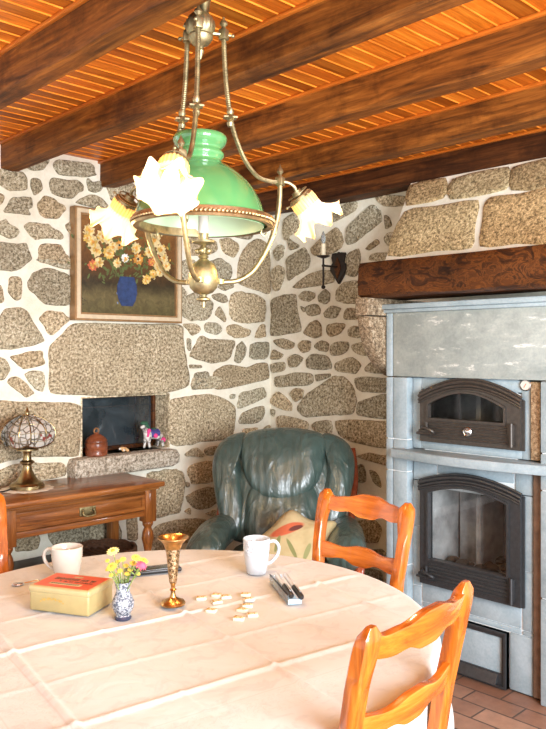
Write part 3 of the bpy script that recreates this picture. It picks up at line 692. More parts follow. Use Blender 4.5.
q = MB(); q.tube([M @ Vector((-.004, -.006, .0075)), M @ Vector((.006, .010, .0075))], .0011, 6); q.build('needle', flat('red_needle', (.6, .12, .04)), th, world=True)
# ---------------------------------------------------------------- picture
def xw(px): return hit(px, 340, (0, YW, 0), (0, -1, 0)).x
px0, px1, pz0, pz1 = 1.936, 2.606, 1.541, 2.115
yp = YW-.050
pt = thing('framed_painting', 'gilt-framed still life of flowers in a blue vase on the stone wall', 'painting', ((px0+px1)/2, YW, pz0))
PM = T(0, yp) @ Matrix(((1, 0, 0, 0), (0, 0, -1, 0), (0, 1, 0, 0), (0, 0, 0, 1)))    # (x,z) outline, depth toward the viewer
fr = [(.0, .010, .036, 'bronze_gilt'), (.010, .030, .042, 'cream_gilt'), (.030, .040, .032, 'bronze_gilt')]
G['bronze_gilt'] = flat('brown_gilt', (.34, .20, .09), .4, .3, .2, 40); G['cream_gilt'] = flat('cream_gilt', (.70, .58, .40), .45, .2, .1, 40)
mb = MB()
for a, b, d, m in fr:
    mb.cur = 0 if m == 'bronze_gilt' else 1
    mb.ring(R4(px0+a, px1-a, pz0+a, pz1-a), R4(px0+b, px1-b, pz0+b, pz1-b), d+.014, PM @ T(0, 0, -.044))
mb.build('frame', ['bronze_gilt', 'cream_gilt'], pt, world=True, ang=20)
n = N('painted_ground'); v = n.coord(); s = n.n('ShaderNodeSeparateXYZ'); n.L(v, s.inputs[0])
mr = n.n('ShaderNodeMapRange'); mr.inputs['From Min'].default_value = 0; mr.inputs['From Max'].default_value = .58; n.L(s.outputs[2], mr.inputs[0])
ad = n.n('ShaderNodeMath', operation='MULTIPLY_ADD'); n.L(n.noise(v, 6, 4, .7, 1), ad.inputs[0]); ad.inputs[1].default_value = .16; n.L(mr.outputs[0], ad.inputs[2])
n.col(n.mix(n.ramp(ad.outputs[0], [(.10, (.10, .09, .035)), (.30, (.15, .125, .055)), (.42, (.045, .035, .018)), (.62, (.13, .06, .018)), (.95, (.26, .12, .035))]), n.ramp(n.noise(v, 26, 4, .7, 1), [(.35, (.55, .5, .5)), (.65, (1.15, 1.1, 1.05))]), .8, 'MULTIPLY'))
n.set(Roughness=.4); n.bump(n.noise(v, 60, 3), .3, .003); G['paint_ground'] = n.m
for nm, c in (('yellow', (.62, .40, .09)), ('cream', (.66, .53, .27)), ('orange', (.60, .27, .05)), ('red', (.52, .13, .06)), ('white', (.85, .82, .74)), ('leafp', (.10, .13, .04)), ('blue', (.025, .05, .14)), ('bluel', (.16, .24, .42)), ('darkp', (.03, .025, .02))):
    G['p_'+nm] = flat('paint_'+nm, c, .45, 0, .35, 40, .3)
names = ['paint_ground', 'p_leafp', 'p_blue', 'p_bluel', 'p_yellow', 'p_cream', 'p_orange', 'p_red', 'p_white', 'p_darkp']
mb = MB(); mb.prism(R4(px0+.036, px1-.036, pz0+.036, pz1-.036), .004, PM @ T(0, 0, -.014))
def pxz(px, py): p = hit(px, py, (0, yp, 0), (0, -1, 0)); return p.x, p.z
def dab(px, py, rx, rz, mi, k=12, h=.002, rot=0, lob=0):
    x, z = pxz(px, py); mb.cur = mi; o = []
    for i in range(k):
        a = 2*PI*i/k; rr = 1+(lob if i % 2 else -lob)+random.uniform(-.12, .12)
        u, w = rx*math.cos(a)*rr, rz*math.sin(a)*rr; o.append((x+u*math.cos(rot)-w*math.sin(rot), z+u*math.sin(rot)+w*math.cos(rot)))
    mb.prism(o, h, PM @ T(0, 0, -.010-random.uniform(0, .0008)))
for k in range(240):
    dab(random.gauss(127, 17), random.gauss(256, 13), random.uniform(.007, .02), random.uniform(.003, .008), 1, 7, .001, random.uniform(0, 3))
x, z = pxz(128, 306); vz = [(0, 0), (.034, .0), (.052, .03), (.062, .07), (.060, .11), (.048, .140), (.044, .155)]
mb.cur = 2; mb.prism([(x+a, z+b) for a, b in vz]+[(x-a, z+b) for a, b in vz[::-1][:-1]], .003, PM @ T(0, 0, -.010))
for k in range(28): dab(random.gauss(128, 5), random.uniform(283, 303), .004, .007, 3, 6, .0012, random.uniform(0, 3))
for mi_, ps in ((5, [(94, 242, .030), (97, 250, .028), (104, 236, .03), (155, 240, .035), (162, 250, .028), (165, 258, .022), (150, 231, .028), (167, 266, .024), (158, 266, .02)]), (4, [(109, 253, .026), (111, 254, .02), (148, 279, .02), (154, 274, .02), (146, 281, .016), (88, 238, .02), (158, 235, .018)]), (6, [(139, 259, .025), (120, 245, .02)]), (7, [(94, 265, .024), (157, 259, .023), (130, 240, .02)]), (8, [(126, 258, .020)]), (5, [(100, 262, .022), (118, 263, .02), (108, 238, .026), (150, 252, .024), (161, 272, .022), (137, 248, .026), (114, 247, .024), (90, 230, .026)]), (7, [(152, 262, .018)])):
    for (a, b, r) in ps:
        r *= 1.15
        dab(a, b, r, r, mi_, 18, .0035, 0, .14)
        for k in range(7): dab(a+random.gauss(0, 2.0), b+random.gauss(0, 2.0), r*.3, r*.18, 5 if mi_ in (4, 6) else 4, 6, .0042, random.uniform(0, 3))
        dab(a, b, r*.28, r*.28, 6 if mi_ != 6 else 9, 8, .005)
mb.cur = 9
for k, (a, b) in enumerate(((80, 303), (82, 301), (84, 304), (86, 300), (83, 298))): dab(a, b, .008, .0022, 9, 6, .002, .9-k*.4)
mb.build('canvas', names, pt, world=True, smooth=False)
# ---------------------------------------------------------------- wall sconce
sp = hit(340.5, 268, (XW, 0, 0), (-1, 0, 0)); sy, sz = sp.y, sp.z
sc = thing('candle_sconce', 'black iron wall sconce with one candle sleeve, left of the mantel beam', 'sconce', (XW, sy, sz))
YZm = Matrix(((0, 0, -1, 0), (1, 0, 0, 0), (0, 1, 0, 0), (0, 0, 0, 1)))
mb = MB(); sh = [(0, -.094), (.022, -.065), (.062, -.012), (.058, .015), (.043, .03), (.052, .06), (.046, .085), (.022, .088), (.012, .08), (0, .092)]
out = [(sy+a, sz+b) for a, b in sh]+[(sy-a, sz+b) for a, b in sh[-2:0:-1]]
mb.prism(out, .028, T(XW+.002) @ YZm, .006); plate = mb.build('back_plate', 'wrought', sc, world=True)
mb = MB(); mb.prism([(sy, sz-.065), (sy+.028, sz), (sy, sz+.062), (sy-.028, sz)], .008, T(XW-.024) @ YZm, .003); mb.build('diamond_boss', G['mantel'], plate, world=True)
ax = XW-.135; ay = sy+.012
mb = MB(); mb.tube([(XW-.02, sy, sz+.004), (ax, ay, sz+.004)], .006, 8); mb.tube([(ax, ay, sz-.115), (ax, ay, sz+.055)], .0055, 8); mb.sphere((ax, ay, sz-.118), .012); mb.sphere((ax, ay, sz+.004), .010); mb.build('arm', 'wrought', sc, world=True)
mb = MB(); mb.lathe([(0, sz+.045), (.012, sz+.046), (.036, sz+.056), (.038, sz+.060), (.012, sz+.053), (0, sz+.053)], 24, T(ax, ay)); mb.build('drip_pan', 'wrought', sc, world=True)
mb = MB(); mb.lathe([(0, sz+.05), (.0125, sz+.05), (.0125, sz+.128), (.006, sz+.13), (0, sz+.13)], 16, T(ax, ay)); mb.build('candle_sleeve', 'candle', sc, world=True)
mb = MB(); mb.lathe([(0, sz+.129), (.007, sz+.132), (.015, sz+.150), (.013, sz+.17), (.004, sz+.195), (0, sz+.2)], 16, T(ax, ay)); mb.build('bulb', 'clear', sc, world=True)
# ---------------------------------------------------------------- desk
DKX0, DKX1, DKY0, DKY1, DKZ = 1.365, 2.205, 3.03, 3.455, .75
dk = thing('writing_desk', 'small wooden side desk with one drawer against the stone wall', 'desk', ((DKX0+DKX1)/2, (DKY0+DKY1)/2, 0))
mb = MB(); mb.box(DKX0-.02, DKX1, DKY0, DKY1, .724, DKZ, .007); mb.box(DKX0+.0, DKX1-.02, DKY0+.02, DKY1-.01, .712, .726, .004); mb.build('top', 'desk', dk, world=True)
la, lb = DKX0+.062, DKX1-.062; lf, lr = DKY0+.06, DKY1-.05
mb = MB(); 
mb.box(la, lb, lr-.012, lr+.012, .585, .715, .002)
for x in (la, lb): mb.box(x-.012, x+.012, lf, lr, .585, .715, .002)
mb.box(la, lb, lf-.016, lf+.012, .695, .715, .002); mb.box(la, lb, lf-.016, lf+.012, .585, .612, .003)
mb.build('apron', 'desk', dk, world=True)
mb = MB(); mb.box(la+.024, lb-.024, lf-.014, lf+.012, .613, .694, .003); mb.ring(R4(la+.03, lb-.03, .618, .690), R4(la+.05, lb-.05, .634, .676), .006, T(0, lf-.014) @ Matrix(((1, 0, 0, 0), (0, 0, -1, 0), (0, 1, 0, 0), (0, 0, 0, 1)))); dw = mb.build('drawer', 'desk', dk, world=True)
hxm = hit(86, 507, (0, lf, 0), (0, -1, 0)).x
mb = MB(); mb.box(hxm-.042, hxm+.042, lf-.018, lf-.013, .635, .678, .003)
for s in (-1, 1): mb.sphere((hxm+s*.028, lf-.022, .661), .007)
mb.tube(catmull([(hxm-.028, lf-.024, .661), (hxm-.031, lf-.03, .648), (hxm-.02, lf-.034, .638), (hxm+.02, lf-.034, .638), (hxm+.031, lf-.03, .648), (hxm+.028, lf-.024, .661)], 5), .0042, 8)
mb.build('handle', 'brass_dark', dw, world=True)
turn = [(0, .0), (.018, .0), (.02, .03), (.014, .05), (.018, .10), (.026, .22), (.030, .30), (.027, .345), (.018, .375), (.024, .385), (.024, .395), (.017, .41), (.022, .44), (.030, .475), (.026, .505), (.017, .525), (.026, .54), (.026, .552), (.02, .56), (0, .56)]
for x in (la, lb):
    mb = MB(); mb.lathe(turn, 24, T(x, lf)); mb.box(x-.031, x+.031, lf-.03, lf+.03, .555, .715, .004); mb.build('leg', 'desk_leg', dk, world=True)
    mb = MB(); mb.box(x-.024, x+.024, lr-.024, lr+.024, 0, .715, .004); mb.build('leg', 'desk_leg', dk, world=True)
# wicker basket and dark chest under the desk
G['wicker'] = flat('dark_wicker', (.10, .045, .022), .55, 0, .4, 70, .5); G['char'] = flat('dark_stained_box', (.045, .030, .022), .5, 0, .35, 20, .3)
bk = thing('wicker_basket', 'dark round wicker basket standing under the desk', 'basket', (1.985, 3.25, 0))
mb = MB(); mb.lathe([(0, .0), (.133, 0), (.147, .02), (.16, .20), (.165, .40), (.157, .40), (.15, .2), (.138, .03), (0, .025)], 40, T(1.985, 3.25), wav=lambda i, a, r, z: (r*(1+.012*math.sin(a*20)), z)); mb.build('basket_body', 'wicker', bk, world=True)
mb = MB()
for k in range(3): mb.tube([(1.985+.163*math.cos(2*PI*i/48), 3.25+.163*math.sin(2*PI*i/48), .395+.012*k+.004*math.sin(i*PI/2+k*2)) for i in range(49)], .009, 6)
mb.build('rim', 'wicker', bk, world=True)
mb = MB()
for k in range(9): mb.tube([(1.985-.124+.031*k, 3.25-math.sqrt(max(0, .152**2-(.124-.031*k)**2))+.004, .385), (1.985-.124+.031*k, 3.25+math.sqrt(max(0, .152**2-(.124-.031*k)**2))-.004, .385)], .009, 6)
mb.build('slatted_lid', 'wicker', bk, world=True)
mb = MB(); mb.box(1.48, 1.80, 3.13, 3.42, 0, .36, .01); ch = mb.build('storage_chest', 'char'); tag(ch, 'low dark wooden chest under the left half of the desk', 'chest')
mb = MB(); mb.box(1.47, 1.81, 3.12, 3.43, .362, .392, .006); mb.build('lid', 'char', ch)
# doily + petal lamp
LX, LY = 1.622, 3.300
mb = MB(); n = 72; vs = [(LX, LY, DKZ+.0035)]; fs = []
for j, (r, z) in enumerate(((.05, .0035), (.09, .0035), (.112, .003), (.117, .0008))):
    for i in range(n):
        a = 2*PI*i/n; k = 1+(.045*math.sin(a*14) if j >= 2 else 0); vs.append((LX+r*k*math.cos(a), LY+r*k*math.sin(a), DKZ+z))
for i in range(n): fs.append([0, 1+i, 1+(i+1) % n])
for j in range(3):
    for i in range(n): fs.append([1+j*n+i, 1+j*n+(i+1) % n, 1+(j+1)*n+(i+1) % n, 1+(j+1)*n+i])
mb.add(vs, fs); tag(mb.build('lace_doily', flat('cream_lace', (.82, .76, .64), .8, 0, .15, 120, .4)), 'round cream lace doily under the petal lamp on the desk', 'doily')
lp = thing('table_lamp', 'bronze table lamp with overlapping leaded glass petals on the desk', 'lamp', (LX, LY, DKZ+.004))
LM = T(LX, LY, DKZ+.004)
mb = MB(); mb.lathe([(0, 0), (.078, 0), (.078, .016), (.072, .022), (.070, .026), (.052, .034), (.036, .055), (.024, .082), (.019, .10), (.020, .108), (.032, .116), (.033, .122), (.020, .130), (.017, .15), (.020, .165), (.024, .175), (0, .176)], 36, LM); mb.build('base', 'bronze', lp, world=True)
mb = MB(); mb.lathe([(0, .335), (.03, .318), (.012, .335), (.010, .345), (.012, .352), (.006, .360), (.002, .375), (0, .376)], 16, LM); mb.build('finial', 'bronze', lp, world=True)
mb = MB(); mb.lathe([(0, .17), (.05, .175), (.05, .182), (0, .182)], 24, LM); mb.build('shade_support', 'bronze', lp, world=True)
for k in range(5):
    a = math.radians(-62+72*k)-.3; tilt = .10
    PMx = LM @ RZ(a)
    def petal(u, w, rr=0):       # u: -1..1 across, w: 0..1 top to bottom
        th = w*1.98+.12; half = .086*math.sin(min(th, 2.0))**.8
        x = .098*math.sin(th)**.85*(1-.22*u*u)+rr; z = .236+.088*math.cos(th)+.012*math.exp(-w*6)
        return Vector((x+.018*u, half*u, z+.024*w*w*u*u))
    mb = MB(); nu, nw = 10, 12; vs = []; fs = []
    for sft in (0, -.004):
        for j in range(nw+1):
            for i in range(nu+1): vs.append(petal(2*i/nu-1, j/nw, sft))
    m = (nu+1)*(nw+1)
    for j in range(nw):
        for i in range(nu):
            q = [j*(nu+1)+i, j*(nu+1)+i+1, (j+1)*(nu+1)+i+1, (j+1)*(nu+1)+i]; fs += [q, [m+x for x in q[::-1]]]
    mb.add(vs, fs, PMx); pe = mb.build('shade_petal', 'petal', lp, world=True)
    mb = MB(); rim = [petal(-1, j/12) for j in range(13)]+[petal(-1+2*i/10, 1) for i in range(1, 11)]+[petal(1, 1-j/12) for j in range(1, 13)]; mb.tube(rim, .0030, 6, M=PMx)
    for i in (-.33, .33): mb.tube([petal(i, j/12, .001) for j in range(13)], .0014, 5, M=PMx)
    for j in (.35, .62, .82): mb.tube([petal(-1+2*i/10, j, .001) for i in range(11)], .0014, 5, M=PMx)
    mb.build('petal_rim', 'bronze', pe, world=True)
mb = MB(); mb.tube(catmull([(LX-.07, LY+.01, DKZ+.008), (LX-.13, LY-.02, DKZ+.006), (LX-.19, LY+.03, DKZ+.006), (LX-.26, LY+.04, DKZ+.006)], 8), .0035, 6); mb.build('cord', 'black_plastic', lp, world=True)
# pot on the niche ledge
SZ = .843
px_, py_ = 2.085, YW-.012
pot = thing('lidded_pot', 'small reddish turned wooden pot with a ring-topped lid on the niche ledge', 'pot', (px_, py_, SZ))
G['potwood'] = wood('reddish_pot_wood', (.12, .03, .012), (.24, .07, .03), (.34, .11, .05), 'X', .3, coat=.3)
PMt = T(px_, py_, SZ)
mb = MB(); mb.lathe([(0, .0), (.052, 0), (.057, .006), (.057, .034), (.055, .037), (.057, .040), (.057, .066), (.0535, .072), (0, .072)], 36, PMt); mb.build('pot_body', 'potwood', pot, world=True)
mb = MB(); mb.lathe([(.0555, .073), (.0555, .080), (.046, .094), (.026, .108), (.012, .114), (.010, .120), (0, .121)], 36, PMt); lid = mb.build('lid', 'potwood', pot, world=True)
mb = MB(); mb.tube([(px_+.0135*math.cos(t), py_, SZ+.128+.0135*math.sin(t)) for t in [2*PI*i/20 for i in range(21)]], .0045, 8, cap=False); mb.build('ring', flat('brown_ring', (.25, .12, .05), .3), lid, world=True)
# horse ornament
for nm, c in (('horse_white', (.72, .70, .66)), ('horse_dark', (.10, .095, .09)), ('navy_felt', (.05, .05, .22)), ('pink_felt', (.80, .06, .25)), ('green_felt', (.03, .11, .06)), ('tan_fur', (.62, .38, .17))): G[nm] = flat(nm, c, .7, 0, .3, 60)
hxx, hyy = 2.452, YW+.005
hs = thing('horse_ornament', 'little dapple grey horse ornament in blue and pink trappings on the ledge', 'ornament', (hxx, hyy, SZ))
n = N('dapple_coat'); n.col(n.ramp(n.noise(n.coord(), 34, 3, .6), [(.42, (.13, .12, .115)), (.55, (.70, .68, .64))])); n.set(Roughness=.6); G['dapple'] = n.m
def skin(name, edges, pts, rad, mat, parent, sub=2, M=I4):
    me = bpy.data.meshes.new(name); me.from_pydata([tuple(M @ Vector(p)) for p in pts], edges, []); o = bpy.data.objects.new(name, me); C.objects.link(o)
    m = o.modifiers.new('s', 'SKIN'); s = o.modifiers.new('u', 'SUBSURF'); s.levels = s.render_levels = sub
    for i, d in enumerate(me.skin_vertices[0].data): d.radius = (rad[i], rad[i]); d.use_root = (i == 0)
    dg = bpy.context.evaluated_depsgraph_get(); dg.update(); me2 = bpy.data.meshes.new_from_object(o.evaluated_get(dg)); o.modifiers.clear(); o.data = me2; bpy.data.meshes.remove(me)
    me2.materials.clear(); me2.materials.append(G[mat]); me2.polygons.foreach_set('use_smooth', [True]*len(me2.polygons))
    if parent is not None:
        inv = W[parent].inverted(); me2.transform(inv); o.parent = parent; W[o] = W[parent].copy()
    else: W[o] = I4.copy()
    return o
hp = [(0, 0, .062), (.040, 0, .060), (-.040, 0, .066), (-.058, 0, .092), (-.066, 0, .112), (-.084, 0, .100), (-.044, .012, .032), (-.048, .012, .003), (-.040, -.012, .030), (-.036, -.012, .003), (.048, .012, .034), (.042, .012, .003), (.050, -.012, .034), (.058, -.012, .003), (.060, 0, .058), (.066, 0, .034)]
he = [(0, 1), (0, 2), (2, 3), (3, 4), (4, 5), (2, 6), (6, 7), (2, 8), (8, 9), (1, 10), (10, 11), (1, 12), (12, 13), (1, 14), (14, 15)]
hr = [.024, .022, .022, .015, .014, .009, .009, .007, .009, .007, .010, .007, .010, .007, .007, .006]
HM = T(hxx, hyy, SZ+.005) @ RZ(math.radians(12)) @ Matrix.Scale(1.16, 4)
skin('horse_body', he, hp, hr, 'dapple', hs, M=HM)
mb = MB()
for i in range(5):
    mb.sphere((-.020+.010*i, 0, .071), .0275, HM, sc=(.42, 1.02, .8))
mb.build('saddle_blanket', 'navy_felt', hs, world=True)
mb = MB(); mb.tube([(-.048, 0, .088), (-.05, -.019, .078), (-.05, -.012, .06)], .006, 6, M=HM); mb.build('breast_strap', 'pink_felt', hs, world=True)
for a_, r_ in (((-.012, -.028, .062), .011), ((.066, -.004, .034), .013), ((-.046, -.017, .088), .010)): mb = MB(); mb.sphere(a_, r_, HM); mb.build('tassel', 'pink_felt', hs, world=True)
mb = MB(); mb.sphere((-.060, 0, .124), .018, HM, sc=(1.2, .9, .55)); mb.sphere((-.050, 0, .112), .012, HM); mb.sphere((.004, 0, .088), .017, HM, sc=(1, .8, .6)); mb.tube(catmull([(-.05, 0, .12), (-.036, 0, .10), (-.030, 0, .085)], 4), [.010]*9, 6, M=HM); mb.build('headdress', 'green_felt', hs, world=True)
p = hit(124.5, 450.5, (0, YW-.02, 0), (0, -1, 0)); DM = T(p.x, YW-.02, SZ+.004)
do = thing('dog_ornament', 'tiny tan and white animal ornament lying between pot and horse', 'ornament', (p.x, YW-.02, SZ))
skin('animal_body', [(0, 1), (0, 2), (2, 3), (1, 4), (0, 5), (1, 6)], [(-.008, 0, .016), (.016, 0, .015), (-.024, -.002, .024), (-.033, -.004, .020), (.026, -.008, .005), (-.014, -.012, .004), (.014, -.012, .004)], [.011, .012, .009, .006, .005, .005, .005], 'tan_fur', do, M=DM)
mb = MB(); mb.sphere((-.033, -.006, .020), .006, DM); mb.sphere((-.010, -.010, .012), .006, DM); mb.build('white_patches', 'horse_white', do, world=True)
# ---------------------------------------------------------------- armchair (faces the room out of the corner)
acl = ld(.035, 3.74); ac = thing('leather_armchair', 'green leather wing armchair in the corner, bulging headrest and wooden frame', 'armchair', tuple(acl), ROTV-math.radians(5))
def tl(v):                        # tilt a cushion drawn in (x, z) back with the recline; v = (x, z, bulge toward the viewer)
    x, z, b = v; return Vector((x, .10+max(0, z-.42)*.42-b, z))
def mirror(o): return [(-x, z) for x, z in o[::-1]]
mb = MB(); mb.cushion([(-.31, .40), (-.29, .55), (-.30, .75), (-.26, .90), (-.12, .945), (.05, .955), (.20, .935), (.29, .89), (.31, .75), (.29, .55), (.31, .40)], .10, fn=tl, back=.9, k=8, wr=.012); mb.build('backrest', 'leather', ac)
mb = MB(); mb.cushion([(-.185, .40), (-.20, .62), (-.15, .745), (0, .75), (.16, .745), (.20, .62), (.185, .40)], .075, T(0, -.06) , fn=tl, back=.3, k=8, wr=.022, wsc=14); mb.build('lumbar_pad', 'leather', ac)
mb = MB(); mb.cushion([(-.225, .945), (-.225, .84), (-.20, .745), (-.14, .655), (-.05, .615), (.04, .615), (.13, .65), (.195, .73), (.22, .83), (.225, .945), (.14, .972), (.02, .985), (-.12, .976)], .095, T(0, -.062), p=2.8, fn=tl, back=.4, k=10, wr=.018, wsc=12); hd = mb.build('headrest', 'leather', ac)
mb = MB(); mb.tube([tl((x, z, .068)) for x, z in [(v.x, v.y) for v in chaikin([(-.222, .90, 0), (-.225, .83, 0), (-.20, .745, 0), (-.145, .658, 0), (-.05, .617, 0), (.04, .617, 0), (.135, .652, 0), (.197, .73, 0), (.22, .83, 0), (.215, .90, 0)], 2, False)]], .006, 6); mb.build('piping', 'leather', hd)
wing = [(-.19, .955), (-.255, .952), (-.33, .915), (-.368, .85), (-.372, .76), (-.345, .64), (-.31, .52), (-.285, .44), (-.20, .44), (-.19, .56), (-.205, .68), (-.225, .76), (-.222, .85)]
for s in (1, -1):
    o = wing if s == 1 else mirror(wing)
    mb = MB(); mb.cushion(o, .080, T(0, -.045), p=2.3, fn=tl, back=.5, k=9, wr=.022, wsc=11); mb.build('wing', 'leather', ac)
    mb = MB(); a = [Vector((s*.29, .22, .46)), Vector((s*.305, .08, .475)), Vector((s*.315, -.10, .49)), Vector((s*.32, -.26, .485)), Vector((s*.325, -.36, .465)), Vector((s*.325, -.40, .445))]
    mb.tube(catmull(a, 5), [.06, .075, .085, .09, .093, .095, .096, .097, .098, .099, .10, .10, .10, .10, .10, .10, .10, .098, .096, .09, .084, .076, .066, .052, .036, .015], 20, flat=.82); mb.build('armrest', 'leather', ac)
    mb = MB(); mb.tube(catmull([(s*.345+.012, .38, .86), (s*.358+.014, .33, .72), (s*.345+.012, .25, .56), (s*.35, .18, .42), (s*.37, .16, .25), (s*.36, .20, .03)], 6), .020, 10); mb.tube(catmull([(s*.36, .15, .46), (s*.385, -.10, .465), (s*.385, -.32, .44), (s*.37, -.38, .36), (s*.36, -.36, .2), (s*.35, -.34, .02)], 6), .022, 10); mb.build('side_frame', 'redwood', ac)
mb = MB(); mb.cushion([(-.23, -.38), (.23, -.38), (.25, -.2), (.24, .14), (-.24, .14), (-.25, -.2)], .10, T(0, 0, .36), p=2.6, back=1, wr=.012); mb.build('seat', 'leather', ac)
mb = MB(); mb.box(-.35, .35, -.33, .2, .20, .26, .01); mb.build('base', 'redwood', ac)
# throw cushion
G['cream_print'] = None
n = N('printed_cream_cotton'); v = n.coord(); 
def blob(cx, cz, rx, rz, rot=0):
    mp = n.n('ShaderNodeMapping'); mp.vector_type = 'TEXTURE'; mp.inputs['Location'].default_value = (cx, cz, 0); mp.inputs['Rotation'].default_value = (0, 0, rot); mp.inputs['Scale'].default_value = (rx, rz, 10); n.L(v, mp.inputs[0])
    gr = n.n('ShaderNodeTexGradient', gradient_type='SPHERICAL'); n.L(mp.outputs[0], gr.inputs[0]); return n.ramp(gr.outputs['Fac'], [(.12, (0, 0, 0)), (.3, (1, 1, 1))])
c = n.ramp(n.noise(v, 8, 3), [(.35, (.40, .31, .15)), (.65, (.52, .42, .23))])
for (a, b, rx, rz, ro, k) in ((.0, .068, .105, .030, .38, (.50, .11, .045)), (.04, .075, .045, .014, .38, (.12, .03, .02)), (-.045, .0, .012, .05, -.3, (.20, .20, .07)), (.02, -.02, .012, .06, .5, (.20, .20, .07)), (.09, -.03, .014, .05, -.4, (.25, .25, .10)), (-.09, -.06, .012, .04, .2, (.2, .2, .07))): c = n.mix(c, k, blob(a, b, rx, rz, ro))
n.col(c); n.set(Roughness=.85); n.bump(n.noise(v, 12, 3, .6, 1), .35, .02); G['cream_print'] = n.m
cu = thing('throw_cushion', 'cream cushion with a red flower print leaning on the armchair seat', 'cushion', tuple(ld(.065, 3.53, .40)), ROTV)
mb = MB(); mb.cushion([(-.25, -.06), (-.18, .02), (-.085, .085), (-.01, .175), (.035, .19), (.09, .145), (.15, .125), (.25, .135), (.20, .06), (.175, -.03), (.12, -.10), (-.02, -.11), (-.18, -.10)], .085, I4, p=2.0, back=.6, k=8, wr=.02, wsc=9); o = mb.build('cushion_cover', 'cream_print', cu); o.location = (0, -.02, .07); o.rotation_euler = (math.radians(58), 0, 0)
# ---------------------------------------------------------------- chandelier
cc = ld(-.183, 2.0); CXY = Vector((cc.x, cc.y, 0))
cl = thing('pendant_chandelier', 'antique brass chandelier with a green glass dome and three lit tulip shades', 'chandelier', (cc.x, cc.y, 1.50))
CM = T(cc.x, cc.y, 0)
mb = MB(); mb.lathe([(0, ZC), (.075, ZC), (.070, ZC-.015), (.045, ZC-.03), (.028, ZC-.045), (.018, ZC-.075), (.014, ZC-.10), (.016, 2.262), (0, 2.262)], 28, CM); mb.build('canopy', 'brass_dark', cl, world=True)
hubM = CM @ T(*(RT*-.008))
mb = MB(); mb.lathe([(0, 2.275), (.018, 2.272), (.030, 2.262), (.036, 2.25), (.038, 2.235), (.035, 2.222), (.030, 2.215), (.033, 2.210), (.032, 2.203), (.022, 2.190), (.010, 2.184), (.006, 2.178), (.010, 2.172), (.007, 2.163), (.002, 2.150), (0, 2.15)], 40, hubM, wav=lambda i, a, r, z: (r*(1+(.05*math.cos(a*16) if 3 <= i <= 5 else 0)), z)); mb.build('hub', 'brass', cl, world=True)
AZ = [math.radians(x) for x in (109, -9, -123)]
def ap(az, r, z, side=0): return CXY + (FW*(-math.cos(az))+RT*math.sin(az))*r + (FW*math.sin(az)+RT*math.cos(az))*side + Vector((0, 0, z))
TUL = []
